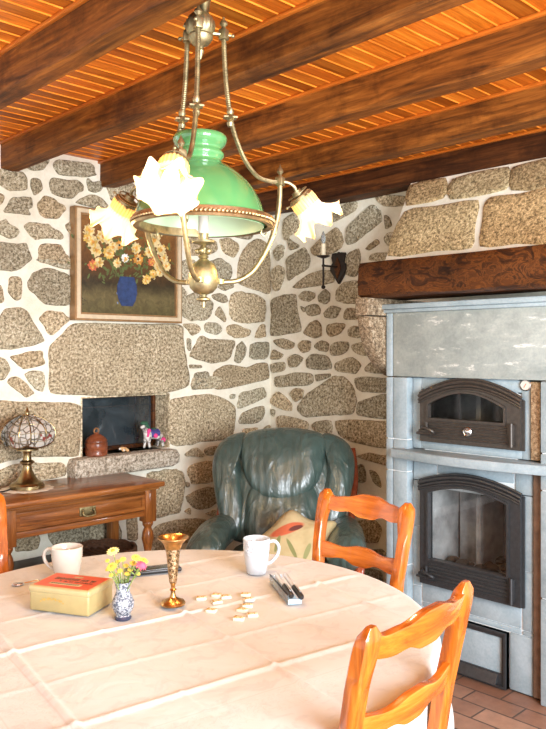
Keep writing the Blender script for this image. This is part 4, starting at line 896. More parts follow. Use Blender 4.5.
for az in AZ:
    mb = MB(); mb.tube([ap(az, .02, 2.222), ap(az, .058, 2.222)], .0055, 8); mb.box(-.011, .011, -.011, .011, 2.208, 2.236, .003, T(*ap(az, .055, 0)) @ RZ(az)); mb.lathe([(0, 2.236), (.007, 2.238), (.005, 2.243), (.011, 2.25), (.009, 2.257), (.004, 2.262), (.003, 2.268), (0, 2.27)], 14, T(*ap(az, .055, 0))); mb.tube([ap(az, .06, 2.222), ap(az, .078, 2.222)], .003, 6); mb.sphere(ap(az, .08, 2.222), .0055); mb.build('hub_bracket', 'brass', cl, world=True)
    path = catmull([ap(az, r, z) for r, z in ((.055, 2.215), (.058, 2.15), (.063, 2.085), (.074, 2.005), (.090, 1.948), (.117, 1.89), (.150, 1.853), (.185, 1.843), (.214, 1.842))], 8)
    mb = MB(); mb.tube(path, .0062, 8)
    for k, p in enumerate(path[::1]):
        if k % 1 == 0 and k < len(path)-1:
            q = path[k+1]
            for f in (0, .5): mb.sphere(p.lerp(q, f), .0073, u=8, v=4, sc=(1, 1, .35))
    rod = mb.build('suspension_rod', 'brass', cl, world=True)
    mb = MB(); mb.lathe([(0, 2.030), (.008, 2.028), (.010, 2.018), (.007, 2.012), (.017, 2.006), (.017, 2.002), (.007, 1.997), (.010, 1.990), (.007, 1.980), (0, 1.978)], 12, T(*ap(az, .073, 0)), wav=lambda i, a, r, z: (r*(1+.25*math.cos(a*6) if i in (4, 5) else r*0+1)*1 if False else r*(1+(.25*math.cos(a*6) if i in (4, 5) else 0)), z)); mb.build('rod_collar', 'brass', rod, world=True)
    path = catmull([ap(az, r, z) for r, z in ((.030, 1.566), (.065, 1.566), (.10, 1.573), (.135, 1.596), (.165, 1.638), (.190, 1.69), (.206, 1.745), (.213, 1.80), (.214, 1.850))], 8)
    mb = MB(); mb.tube(path, .0068, 10); mb.tube([p+Vector((0, 0, 0)) for p in path[40:]], .0075, 10); mb.lathe([(0, 1.559), (.012, 1.5595), (.012, 1.5725), (0, 1.573)], 12, T(*ap(az, .045, 0)))
    # scroll under the gallery
    mb.tube(catmull([ap(az, r, z) for r, z in ((.196, 1.705), (.180, 1.722), (.165, 1.716), (.160, 1.702), (.168, 1.694), (.175, 1.702))], 6), .003, 6)
    arm = mb.build('lamp_arm', 'brass', cl, world=True)
    mb = MB(); mb.box(-.011, .011, -.011, .011, 1.832, 1.856, .003, T(*ap(az, .214, 0)) @ RZ(az)); mb.lathe([(0, 1.855), (.006, 1.857), (.004, 1.863), (.009, 1.870), (.007, 1.878), (.003, 1.884), (0, 1.892)], 14, T(*ap(az, .214, 0))); mb.build('joint_finial', 'brass', arm, world=True)
    p0 = ap(az, .262, 1.818); dz = (ap(az, 1, -1.15)-ap(az, 0, 0)).normalized()
    if az == AZ[1]: dz = (ap(az, 1, -1.15, .06)-ap(az, 0, 0)).normalized()
    mb = MB(); mb.tube(catmull([ap(az, .222, 1.845), ap(az, .240, 1.842), ap(az, .256, 1.832), p0], 5), .005, 8)
    TM = frame(p0, dz)
    mb.lathe([(0, -.004), (.014, -.004), (.014, .010), (.034, .014), (.036, .022), (.032, .022), (.030, .016), (0, .014)], 20, TM)
    for k in range(3): a = 2*PI*k/3; mb.tube([TM @ Vector((.034*math.cos(a), .034*math.sin(a), .020)), TM @ Vector((.046*math.cos(a), .046*math.sin(a), .018))], .0025, 6); mb.sphere(TM @ Vector((.047*math.cos(a), .047*math.sin(a), .018)), .004, u=8, v=6)
    mb.tube([TM @ Vector((.034*math.cos(t)*.95, .0, -.012+.034*math.sin(t)-.0)) for t in [PI*i/12 for i in range(13)]][::-1] if False else [TM @ Vector((.030*math.cos(2*PI*i/16), .030*math.sin(2*PI*i/16), .004)) for i in range(17)], .0018, 6)
    mb.build('shade_holder', 'brass', arm, world=True)
    prof = [(.030, .012), (.036, .022), (.037, .036), (.036, .050), (.037, .062), (.044, .076), (.054, .090), (.065, .101), (.072, .106)]
    def ruf(i, a, r, z):
        k = max(0, (i-4)/4); rib = .02*math.cos(a*24) if i < 5 else 0
        return (r*(1+rib+k*.09*math.cos(a*7)+k*.03*math.cos(a*14+1)), z-k*.017*math.cos(a*7))
    mb = MB(); mb.lathe(prof, 96, TM, wav=ruf); mb.lathe([(r-.0025, z) for r, z in prof], 96, TM, wav=ruf)
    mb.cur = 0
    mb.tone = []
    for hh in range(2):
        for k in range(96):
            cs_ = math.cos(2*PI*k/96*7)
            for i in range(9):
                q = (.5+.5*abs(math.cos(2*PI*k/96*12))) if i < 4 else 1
                if i >= 5: q = 1-.85*max(0, -cs_)**3*(i-4)/4  # shading of the ruffle valleys and rim painted in as darker amber
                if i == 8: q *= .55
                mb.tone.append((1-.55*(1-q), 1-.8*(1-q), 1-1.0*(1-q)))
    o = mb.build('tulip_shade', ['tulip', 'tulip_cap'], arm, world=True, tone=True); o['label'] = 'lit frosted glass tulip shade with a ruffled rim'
    inv = TM.inverted()
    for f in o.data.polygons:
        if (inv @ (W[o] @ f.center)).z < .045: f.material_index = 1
    mb = MB(); mb.lathe([(0, .02), (.010, .022), (.011, .038), (.018, .056), (.019, .068), (.013, .082), (0, .087)], 18, TM); mb.build('bulb', 'bulb', o, world=True)
    TUL.append(TM @ Vector((0, 0, .15)))
    TUL[-1] = (TUL[-1], dz)
mb = MB(); mb.lathe([(0, 1.625), (.012, 1.624), (.016, 1.620), (.030, 1.610), (.037, 1.590), (.040, 1.568), (.036, 1.549), (.024, 1.536), (.010, 1.531), (.008, 1.525), (.018, 1.520), (.018, 1.516), (.006, 1.512), (.004, 1.497), (0, 1.495)], 32, CM); mb.build('centre_ball', 'brass', cl, world=True)
mb = MB(); mb.lathe([(0, 1.690), (.013, 1.690), (.014, 1.700), (.0135, 1.74), (.020, 1.765), (.020, 1.77), (0, 1.77)], 20, CM); sk = mb.build('lamp_socket', 'white_glaze', cl, world=True); sk['label'] = 'white lamp socket under the dome'
mb = MB(); mb.lathe([(0, 1.62), (.007, 1.622), (.014, 1.630), (.008, 1.640), (.012, 1.652), (.006, 1.660), (.030, 1.667), (.032, 1.672), (.010, 1.670), (.013, 1.678), (.0135, 1.692), (0, 1.692)], 24, CM)
for k in range(5): a = 2*PI*k/5; mb.sphere(CC if False else (cc.x+.016*math.cos(a), cc.y+.016*math.sin(a), 1.645), .0075, u=10, v=8)
mb.build('centre_stem', 'brass', cl, world=True)
gz = 1.722
mb = MB(); mb.lathe([(.168, gz-.012), (.183, gz-.014), (.187, gz-.008), (.184, gz-.003), (.187, gz+.003), (.185, gz+.010), (.178, gz+.012), (.168, gz+.008), (.168, gz-.012)], 96, CM)
for k in range(110): a = 2*PI*k/110; mb.sphere((cc.x+.187*math.cos(a), cc.y+.187*math.sin(a), gz-.001), .0048, u=6, v=4)
mb.build('gallery_ring', 'copper', cl, world=True)
dome = [(.172, 1.722), (.171, 1.735), (.169, 1.755), (.163, 1.778), (.152, 1.803), (.136, 1.828), (.113, 1.852), (.086, 1.874), (.066, 1.886), (.057, 1.893), (.0565, 1.899), (.062, 1.907), (.063, 1.914), (.057, 1.922), (.057, 1.928), (.066, 1.938), (.071, 1.949), (.070, 1.957), (.066, 1.962)]
dM = CM @ T(*(RT*-.009)) @ T(0, 0, -.013)
mb = MB(); mb.lathe(catmull([(r, z, 0) for r, z in dome], 3) and [(v.x, v.y) for v in catmull([(r, z, 0) for r, z in dome], 3)], 72, dM); ds = mb.build('dome_shade', 'green_glass', cl, world=True); ds['label'] = 'green opal glass dome shade'
mb = MB(); mb.lathe([(r-.004, z) for r, z in dome], 64, dM); mb.build('dome_lining', 'opal', ds, world=True)
# ---------------------------------------------------------------- round table and its cloth
TC = ld(-.26, 1.79); TR = .632
tb = thing('round_dining_table', 'round dining table hidden under the off-white cloth', 'table', (TC.x, TC.y, 0), ROTV)
mb = MB(); mb.lathe([(0, .715), (TR-.02, .715), (TR-.012, .722), (TR-.012, .740), (TR-.018, .746), (0, .746)], 72); mb.build('tabletop', 'cherry', tb)
mb = MB(); mb.lathe([(0, .30), (.06, .30), (.08, .40), (.055, .5), (.07, .62), (.09, .66), (.12, .715), (0, .715)], 32); mb.build('pedestal', 'cherry_post', tb)
for k in range(3):
    a = 2*PI*k/3+.4; c, s = math.cos(a), math.sin(a); mb = MB(); mb.tube(catmull([(c*.04, s*.04, .36), (c*.14, s*.14, .30), (c*.26, s*.26, .12), (c*.36, s*.36, .028)], 6), [.035]*6+[.032]*6+[.026]*7, 10); mb.build('foot', 'cherry_post', tb)
mb = MB(); NA, rs = 448, []
R = .004
while R < TR-.012: rs.append(R); R += .0058
CR = [(TR-.008, .7500), (TR-.001, .7485), (TR+.004, .744), (TR+.008, .736)]
a35 = math.radians(35); cu_, su_ = math.cos(a35), math.sin(a35)
def fold(u, v):
    h = 0
    for L in (-.374, 0, .378):
        d = v-L+.003*math.sin(u*9+L*5); h += .0055*math.exp(-(d/.0065)**2)-.0012*math.exp(-(d/.03)**2)
    for L in (-.35, .0586, .467):
        d = u-L+.003*math.sin(v*8+L*7); h += .0066*math.exp(-(d/.0065)**2)-.001*math.exp(-(d/.03)**2)
    for (cv, L) in ((.19, .8),):
        h += .0025*math.exp(-((v-cv)/.005)**2)+.0025*math.exp(-((u-.26)/.005)**2)+.002*math.exp(-((u+.15)/.005)**2)+.002*math.exp(-((v+.19)/.005)**2)
    return h
vs = []; fs = []
def height(x, y):
    u, v = x*cu_+y*su_, -x*su_+y*cu_; e = math.hypot(x, y)
    return .7500+(fold(u, v)+.0016*noise.noise(Vector((x*7, y*7, 0)))+.0006*noise.noise(Vector((x*30, y*30, 3))))*(1 if e < .58 else max(0, (TR-e)/(TR-.58)))+.0012
drop = []
rows = [('t', r) for r in rs]+[('c', k) for k in range(4)]+[('d', k/16) for k in range(1, 17)]
for kind, q in rows:
    for i in range(NA):
        a = 2*PI*i/NA; c, s = math.cos(a), math.sin(a)
        if kind == 't': x, y = q*c, q*s; z = height(x, y)
        elif kind == 'c': x, y, z = CR[q][0]*c, CR[q][0]*s, CR[q][1]+.001
        else:
            w = q*q*(3-2*q); rip = math.sin(a*11+1.2*math.sin(a*3))*.022+math.sin(a*5+1)*.012
            rr = TR+.010+w*(.030+rip)*(1-.9*math.exp(-((a-math.radians(-43))/.42)**2-0)-0)*(1-.9*math.exp(-((a-math.radians(317))/.42)**2))*(1-.9*math.exp(-((a-math.radians(40))/.36)**2)); x, y, z = rr*c, rr*s, .736-.262*q+.004*math.sin(a*7)*q
        vs.append((x, y, z))
c0 = len(vs); vs.append((0, 0, height(0, 0)))
for i in range(NA): fs.append([c0, i, (i+1) % NA])
for j in range(len(rows)-1):
    for i in range(NA): fs.append([j*NA+i, j*NA+(i+1) % NA, (j+1)*NA+(i+1) % NA, (j+1)*NA+i])
mb.add(vs, fs, T(TC.x, TC.y) @ RZ(ROTV))
clo = mb.build('tablecloth', 'linen', ang=60); tag(clo, 'off-white damask tablecloth with ironed fold creases over the round table', 'tablecloth')
sl = clo.modifiers.new('hem', 'SOLIDIFY'); sl.thickness = .0012; sl.offset = 1
def tz(x, y):
    d = Vector((x-TC.x, y-TC.y, 0)); return height(d.dot(RT), d.dot(FW))+.0013
def on_t(px, py): p = on_z(px, py, .7515); p.z = tz(p.x, p.y); return p
def rest(c, rx, ry, ang):
    X = Vector((math.cos(ang), math.sin(ang), 0)); Y = Vector((-X.y, X.x, 0)); m = 9
    return max(tz(*(c+X*(rx*(2*i/m-1))+Y*(ry*(2*j/m-1)))[:2]) for i in range(m+1) for j in range(m+1))
def fit(pts): return max(tz(p[0], p[1]) for p in pts)
# ---------------------------------------------------------------- dining chairs (local: back in the plane y=0, seat towards +y)
def make_chair(label, first=None):
    t = thing('dining_chair', label, 'chair', (0, 0, 0), 0, 'honey-coloured ladder-back dining chairs')
    hw = .162
    def lean(z): return -.022*max(0, (z-.46)/.48)-.050*max(0, (z-.46)/.48)**2+ (-.07*((.46-z)/.46)**1.5 if z < .46 else 0)
    for s in (-1, 1):
        # front silhouette of the post: outer edge, inner edge by height
        ks = [(.0, .032, -.016), (.20, .035, -.016), (.44, .040, -.015), (.56, .040, -.014), (.72, .038, -.008), (.80, .035, -.001), (.85, .037, .001), (.893, .047, -.002), (.918, .052, -.004), (.934, .048, -.004), (.942, .036, -.004), (.9465, .018, -.004)]
        zz = [ks[0][0]+(ks[-1][0]-ks[0][0])*i/60 for i in range(61)]; vs = []; fs = []
        def lerp(z, j):
            for a, b in zip(ks, ks[1:]):
                if a[0] <= z <= b[0]+1e-9: f = (z-a[0])/(b[0]-a[0]); f = f*f*(3-2*f); return a[j]+(b[j]-a[j])*f
        for z in zz:
            w, off = lerp(z, 1)*.9, lerp(z, 2); d = .016 if z < .90 else .016*math.sqrt(max(.05, 1-((z-.90)/.05)**2)); yc = lean(z); xc = s*(hw+off)
            for (a, b) in ((-.5, -.7), (-.36, -1), (.36, -1), (.5, -.7), (.5, .7), (.36, 1), (-.36, 1), (-.5, .7)): vs.append((xc+a*w, yc+b*d, z))
        for i in range(60):
            for k in range(8): fs.append([i*8+k, i*8+(k+1) % 8, (i+1)*8+(k+1) % 8, (i+1)*8+k])
        fs += [list(range(8))[::-1], [480+k for k in range(8)]]
        mb = MB(); mb.add(vs, fs); mb.build('back_post', 'cherry_post', t, ang=45)
        mb = MB(); mb.tube(catmull([(s*.195, .385, .44), (s*.200, .395, .36), (s*.19, .385, .2), (s*.182, .375, .07), (s*.188, .395, .012), (s*.188, .40, .0)], 5), [.026]*5+[.024]*5+[.018]*5+[.013]*5+[.017]*6, 12); mb.build('front_leg', 'cherry_post', t)
    def rail(name, zc, up, lo, th=.011, bow=.022):
        n = 40; vs = []; fs = []
        for i in range(n+1):
            x = -1+2*i/n; xx = x*(hw-.008); e = abs(x)
            zu, zl = zc+up(e), zc+lo(e)
            for (zz2, yy) in ((zl, -th), (zl+.004, -th-.002), (zu-.004, -th-.002), (zu, -th), (zu+.001, 0), (zu, th), (zl, th), (zl-.001, 0)):
                vs.append((xx, lean(zz2)-bow*(1-x*x)+yy*.75, zz2))
        for i in range(n):
            for k in range(8): fs.append([i*8+k, i*8+(k+1) % 8, (i+1)*8+(k+1) % 8, (i+1)*8+k])
        fs += [list(range(8))[::-1], [n*8+k for k in range(8)]]
        mb = MB(); mb.add(vs, fs); mb.build(name, 'cherry', t, ang=40)
    def sm(e, a, b): q = min(1, max(0, (e-a)/(b-a))); return q*q*(3-2*q)
    rail('top_rail', .912, lambda e: .032-.014*sm(e, .12, .55)-.004*sm(e, .55, .8)+.008*sm(e, .85, 1), lambda e: -.036+.012*sm(e, .15, .42)-.004*sm(e, .42, .65)+.005*sm(e, .7, 1))
    rail('lower_rail', .766, lambda e: .025-.010*sm(e, .1, .5)+.007*sm(e, .55, .95), lambda e: -.030+.013*sm(e, .12, .42)-.006*sm(e, .45, .8)+.002*sm(e, .8, 1), .010, .020)
    mb = MB(); mb.box(-.20, .20, -.01, .41, .425, .450, .008); mb.build('seat_frame', 'cherry', t)
    mb = MB(); mb.cushion([(-.185, .005), (.185, .005), (.20, .40), (-.20, .40)], .018, T(0, 0, .448), p=3, back=.3, k=5, ch=2); mb.build('rush_seat', 'rush', t)
    for z, y0_ in ((.20, 0),):
        mb = MB()
        for s in (-1, 1): mb.tube([(s*.172, -.02, z), (s*.19, .385, z)], .009, 8)
        mb.tube([(-.18, .18, z), (.18, .18, z)], .009, 8); mb.build('stretcher', 'cherry', t)
    return t
def seat_at(lA, dA, lB, dB):        # the two post tops (left and right as the sitter's back is seen from behind or in front) in view coordinates
    a, b = ld(lA, dA), ld(lB, dB); c = (a+b)/2; toc = Vector((TC.x, TC.y, 0))-c; ax_ = (b-a).normalized()
    nrm = Vector((-ax_.y, ax_.x, 0)); nrm = nrm if nrm.dot(toc) > 0 else -nrm
    c = c+nrm*.072; return (c.x, c.y, 0), math.atan2(nrm.y, nrm.x)-PI/2
ch1 = make_chair('honey-coloured wooden dining chair in the foreground, its back turned to the camera')
loc, rz = seat_at(.162, 1.211, .355, 1.430); ch1.location = loc; ch1.rotation_euler = (0, 0, rz)
loc, rz = seat_at(.184, 2.40, .374, 2.195); dup(ch1, loc, rz, 'honey-coloured wooden dining chair across the table, between the armchair and the stove')
loc, rz = seat_at(-1.075, 2.13, -.862, 2.355); dup(ch1, loc, rz, 'orange-brown wooden dining chair cut off by the left edge, in front of the desk')
# ---------------------------------------------------------------- things on the table
G['tin'] = flat('cream_tin', (.41, .33, .15), .35, .1, .08, 25); G['tin_lid'] = flat('cream_tin_lid', (.46, .38, .19), .3, .1, .08, 25); G['tin_red'] = flat('orange_red_print', (.58, .065, .010), .3, 0, .12, 25); G['tin_ink'] = flat('dark_print', (.10, .06, .03), .4); G['tin_gold'] = flat('gold_print', (.50, .33, .08), .4, .2)
pa, pb, pc = on_z(29, 612, .752), on_z(88, 619.5, .752), on_z(111.7, 606.5, .752)
ux = (pb-pa).normalized(); uy = Vector((-ux.y, ux.x, 0)); Lx, Ly = .165, .112
z0 = rest(pa+ux*Lx/2+uy*Ly/2, Lx/2, Ly/2, math.atan2(ux.y, ux.x))+.001
tin = thing('biscuit_tin', 'cream rectangular biscuit tin with a red-orange printed lid', 'tin', (pa.x+ux.x*Lx/2+uy.x*Ly/2, pa.y+ux.y*Lx/2+uy.y*Ly/2, z0), math.atan2(ux.y, ux.x))
mb = MB(); mb.box(-Lx/2, Lx/2, -Ly/2, Ly/2, 0, .052, .006, seg=3)
for k in range(13):
    f = -1+k/6; mb.cur = 1; mb.box(-.018+.031*f-.0018, -.018+.031*f+.0018, -Ly/2-.0006, -Ly/2+.001, .030-.006*f*f+(.002 if k % 2 else 0), .0335-.006*f*f+(.003 if k % 3 else 0))
mb.build('tin_body', ['tin', 'tin_gold'], tin)
mb = MB(); e = .0018; mb.box(-Lx/2-e, Lx/2+e, -Ly/2-e, Ly/2+e, .045, .061, .005, seg=3); mb.cur = 1; mb.box(-Lx/2+.007, Lx/2-.007, -Ly/2+.007, Ly/2-.007, .058, .0615)
mb.cur = 2
def scrawl(x0, x1, yb, h, sl=0):
    x = x0
    while x < x1:
        w = random.uniform(.004, .0075)
        if random.random() > .1:
            for q in range(2): mb.box(x+q*w*.5, x+q*w*.5+w*.22, yb+sl*(x-x0)-(.15*h if random.random() > .7 else 0), yb+sl*(x-x0)+h*random.uniform(.7, 1.05), .061, .0619)
            mb.box(x, x+w*.65, yb+sl*(x-x0)+random.choice((0, h*.42, h*.8)), yb+sl*(x-x0)+random.choice((0, h*.42, h*.8))+.0014, .061, .0618)
        x += w
scrawl(-.052, .056, .006, .015); scrawl(-.030, .060, -.008, .007)
mb.cur = 3; mb.box(-.045, .042, -.032, -.018, .061, .0619, .0003); mb.box(-.012, .012, .028, .036, .061, .0618); mb.cur = 2
x = -.040
while x < .037: mb.box(x, x+.003, -.028, -.022, .0618, .0623); x += .006
mb.build('lid', ['tin_lid', 'tin_red', 'tin_ink', 'tin_lid'], tin)
def mug(px, py, r0, r1, h, hand, name, label, mat):
    p = on_t(px, py); p.z = rest(p, r0, r0, 0)+.0003; t = thing('mug', label, 'mug', tuple(p), ROTV)
    mb = MB(); mb.lathe([(0, .0), (r0-.004, 0), (r0, .004), (r0+(r1-r0)*.45, h*.35), (r1-.001, h*.7), (r1, h-.002), (r1-.0015, h), (r1-.003, h-.002), (r1-.004, h*.7), (r0+(r1-r0)*.4-.003, h*.3), (r0-.004, .006), (0, .005)], 40); b = mb.build('mug_body', mat, t)
    mb = MB(); c, s = math.cos(hand), math.sin(hand); pth = [(r1-.003, h*.86), (r1+.016, h*.87), (r1+.028, h*.70), (r1+.024, h*.48), (r1+.008, h*.30), (r0+(r1-r0)*.4-.001, h*.24)]
    mb.tube(catmull([(a*c, a*s, z) for a, z in pth], 6), .0048, 10); mb.build('handle', mat, t); return t
m1 = mug(67, 578.5, .033, .043, .088, PI-.25, 'a', 'plain cream mug behind the biscuit tin', 'white_glaze')
m2 = mug(256.5, 574.5, .029, .0385, .099, .32, 'b', 'tall white mug with a raised flower pattern, in front of the armchair', 'blue_white')
mb = MB()
for k in range(34):
    a = random.uniform(-2.5, -.55); z = random.uniform(.05, .092); r = .0295+(.0385-.0295)*min(1, z/.075); q = Vector((r*math.cos(a), r*math.sin(a), z)); mb.sphere((0, 0, 0), random.uniform(.004, .0065), frame(q, Vector((q.x, q.y, 0))), u=8, v=5, sc=(1, .7, .4))
mb.build('flower_relief', 'blue_white', m2)
# spoon behind the tin
p = on_t(22.5, 585.5); 
sp = thing('teaspoon', 'small steel teaspoon lying beside the biscuit tin', 'spoon', (p.x, p.y, p.z+.001), ROTV+.35)
mb = MB(); mb.cushion([(-.030, .0), (-.022, .010), (-.008, .011), (.006, .003), (.006, -.003), (-.008, -.011), (-.022, -.010)], .004, T(0, 0, .003), back=.6, k=4); mb.build('bowl', 'steel', sp)
mb = MB(); mb.tube([(.003, 0, .004), (.03, 0, .008), (.07, .002, .005), (.085, .002, .004)], [.0022, .002, .003, .0035], 8, flat=.5); mb.build('handle', 'steel', sp)
# goblet
p = on_t(173, 607.5); gb = thing('brass_goblet', 'tall tarnished brass goblet with a flared lip and engraved bowl', 'goblet', (p.x, p.y, p.z+.001))
mb = MB(); mb.lathe([(0, 0), (.029, 0), (.031, .004), (.028, .009), (.016, .014), (.008, .019), (.0055, .028), (.0055, .034), (0, .034)], 36); mb.build('foot', 'goblet', gb)
mb = MB(); mb.lathe([(0, .034), (.0055, .034), (.009, .037), (.005, .040), (.0055, .048), (.009, .054), (0, .055)], 24); mb.build('stem', 'goblet', gb)
n = N('engraved_brass'); f = n.noise(n.coord(), 150, 3, .7, 1); n.col(n.ramp(f, [(.42, (.10, .055, .03)), (.54, (.60, .40, .20)), (.7, (.72, .60, .45))])); n.set(Metallic=.9, Roughness=.35); n.bump(f, .6, .003); G['engraved'] = n.m
mb = MB(); mb.lathe([(.0085, .054), (.0100, .060), (.0135, .095), (.0165, .125), (.019, .138)], 32); mb.build('engraved_bowl', 'engraved', gb)
mb = MB(); mb.lathe([(.019, .1375), (.024, .150), (.033, .160), (.0385, .164), (.0385, .166), (.035, .164), (.024, .154), (.017, .14), (.010, .10), (.006, .062), (0, .06)], 40); mb.build('flared_lip', 'goblet', gb)
# phone
p = on_t(153, 573.5); ph = thing('black_smartphone', 'slim black smartphone lying flat behind the flower vase', 'phone', (p.x, p.y, rest(p, .078, .026, ROTV+.36)+.0003), ROTV+.36)
mb = MB(); mb.box(-.078, .078, -.026, .026, 0, .011, .004, seg=3); mb.build('case', 'black_plastic', ph); mb = MB(); mb.box(-.074, .074, -.022, .022, .0105, .0115, .0004); mb.build('screen', 'dark_glass', ph)
# vase and flowers
p = on_t(123, 619); vz0 = p.z+.001; va = thing('flower_vase', 'small blue and white patterned vase holding a posy', 'vase', (p.x, p.y, vz0))
n = N('patterned_glaze'); f = n.noise(n.coord(), 130, 2, .6, 1.5); n.col(n.ramp(f, [(.46, (.09, .105, .14)), (.54, (.40, .43, .47))])); n.set(Roughness=.15); G['pattern'] = n.m
mb = MB(); mb.lathe([(0, 0), (.018, 0), (.0195, .003), (.0175, .008), (.016, .011), (.021, .018), (.0262, .030), (.0262, .040), (.021, .053), (.0165, .062), (.0160, .070), (.0185, .083), (.020, .088), (.0185, .0875), (.0145, .07), (.0145, .06), (0, .05)], 40); mb.build('vase_body', 'pattern', va)
mb = MB(); mb.lathe([(.0165, .0095), (.0202, .004), (.0185, -.0006), (0, -.0004)], 32); o = mb.build('foot_ring', flat('dark_foot', (.04, .05, .09), .3), va); o['label'] = 'dark foot ring'
for nm, c in (('fl_yellow', (.80, .58, .10)), ('fl_eye', (.60, .34, .04)), ('fl_pink', (.72, .10, .18)), ('fl_stem', (.20, .27, .06)), ('fl_pale', (.85, .74, .30))): G[nm] = flat(nm, c, .7, 0, .2, 60)
def flower(px, py, r, kind, label, dd=0, group=None):
    top = ld((px-CX)/FP*(1.767+dd), 1.767+dd, HC+(HY-py)/FP*(1.767+dd)); b = p+Vector(((top.x-p.x)*.12, (top.y-p.y)*.12, .056))
    t = thing('cut_flower', label, 'flower', tuple(b), 0, group)
    mid = b.lerp(top, .55)+Vector((0, 0, .006)); pth = catmull([b, mid, top], 6)
    mb = MB(); mb.tube(pth, .0011, 6)
    if kind != 'bud':
        q = pth[7]
        for s in (-1, 1): mb.add([q, q+RT*s*.005+Vector((0, 0, .006)), q+RT*s*.011+Vector((0, 0, .010)), q+RT*s*.006+Vector((0, 0, .002))], [[0, 1, 2, 3]])
    mb.build('stem', 'fl_stem', t, world=True)
    M = frame(top, (top-mid).normalized()+Vector((0, 0, .5))-FW*.5)
    mb = MB(); m = {'y': 'fl_yellow', 'k': 'fl_pink', 'bud': 'fl_yellow', 'p': 'fl_pale'}[kind]
    if kind == 'k':
        for k in range(46):
            a = k*2.4; e = math.sqrt(k/46); mb.tube([(0, 0, 0), (r*e*math.cos(a)*.6, r*e*math.sin(a)*.6, r*(1-e*.5)), (r*e*math.cos(a)*1.1, r*e*math.sin(a)*1.1, r*(1.1-e))], [.0008, .0016, .0006], 5, M=M)
    else:
        for ring_ in range(2):
            nn = 13
            for k in range(nn):
                a = 2*PI*(k+.5*ring_)/nn; l = r*(1-.22*ring_); c, s = math.cos(a), math.sin(a); h = .0015*ring_+.0006
                mb.prism([(.15*l*c-.12*l*s, .15*l*s+.12*l*c), (.75*l*c-.15*l*s, .75*l*s+.15*l*c), (l*c, l*s), (.75*l*c+.15*l*s, .75*l*s-.15*l*c), (.15*l*c+.12*l*s, .15*l*s-.12*l*c)], .0008, M @ T(0, 0, h))
    b_ = mb.build('blossom', m, t, world=True, smooth=False)
    if kind != 'k': mb = MB(); mb.sphere((0, 0, .002), r*.36, M, u=10, v=6, sc=(1, 1, .6)); mb.build('flower_eye', 'fl_eye', b_, world=True)
flower(113, 551.5, .0155, 'p', 'tallest pale yellow flower of the posy in the small vase')
flower(141, 566.5, .0135, 'k', 'pink-red frilly flower at the right of the posy', -.02)
flower(143.5, 561, .012, 'y', 'yellow flower just above the pink one in the posy', .02)
flower(136, 558, .012, 'y', 'yellow flower at the top right of the posy', .0)
flower(112, 567, .0135, 'y', 'broad yellow flower at the left of the posy, under the tallest one', -.02)
gy = 'small yellow flower among the stems of the posy in the patterned vase'
for px, py, r in ((108, 569.5, .007), (123, 559.5, .008), (126, 566, .008), (118, 562, .008), (130, 570, .007), (120, 571, .007), (107.5, 561, .006), (133, 563.5, .009), (116, 575, .006), (127, 574, .007), (138, 574, .006), (111, 575.5, .006)): flower(px, py, r, 'bud', gy, random.uniform(-.025, .025), 'small yellow flowers in the vase')
# pens in an open clear case
A, B = on_t(273.5, 581), on_t(297, 609); dirv = (B-A); Lc = dirv.length*.80; dn = dirv.normalized()
rzc = math.atan2(dirv.y, dirv.x); mid = A+dirv*.52
cz = rest(mid, Lc/2, .018, rzc)+.0003
cs = thing('pen_case', 'open clear and pale blue prism-shaped pen case lying on the cloth', 'case', (mid.x, mid.y, cz), rzc)
mb = MB(); Lh = Lc/2; w = .017
mb.box(-Lh, Lh, -w, w, 0, .002, .0006); mb.build('base', 'blue_plastic', cs)
mb = MB(); mb.box(-Lh, Lh, -w-.001, -w+.0005, 0, .022, .0004, Matrix.Identity(4)); mb.box(-Lh-.0003, -Lh+.0015, -w, w, 0, .020, .0004); mb.build('clear_side', 'clear', cs)
mb = MB(); mb.box(Lh-.0015, Lh, -w, w, 0, .013, .0004); mb.build('end_panel', 'blue_plastic', cs)
mb = MB(); mb.box(-Lh, Lh*.9, -w-.0015, -w+.0015, .0205, .0235, .0006); mb.build('edge_strip', 'iron', cs)
CSM = T(mid.x, mid.y, cz) @ RZ(rzc)
def pen(y, x0, x1, za, zb, label):
    a = CSM @ Vector((x0, y, za)); b = CSM @ Vector((x1, y, zb)); t = thing('pen', label, 'pen', tuple(a.lerp(b, .5)))
    q = a.lerp(b, .55); mb = MB(); mb.tube([a, a.lerp(b, .03), q], [.005, .0062, .0062], 12); mb.build('barrel', 'silver', t, world=True)
    mb = MB(); mb.tube([q, a.lerp(b, .6), a.lerp(b, .97), b], [.0072, .0076, .0072, .0045], 12); c_ = mb.build('cap', 'black_plastic', t, world=True); c_['label'] = 'black cap'
    mb = MB(); mb.tube([a.lerp(b, .62)+Vector((0, 0, .009)), a.lerp(b, .9)+Vector((0, 0, .009))], .0015, 6); mb.build('clip', 'steel', c_, world=True)
pen(-.0090, -Lh*.60, Lh*1.05, .033, .022, 'silver pen with a black cap, the left one in the clear case')
pen(.0125, -Lh*.45, Lh*1.20, .033, .021, 'silver pen with a black cap, the right one in the clear case')
pen(.005, -Lh*.96, Lh*.25, .0095, .0095, 'silver pen deepest in the clear case, under the other two')
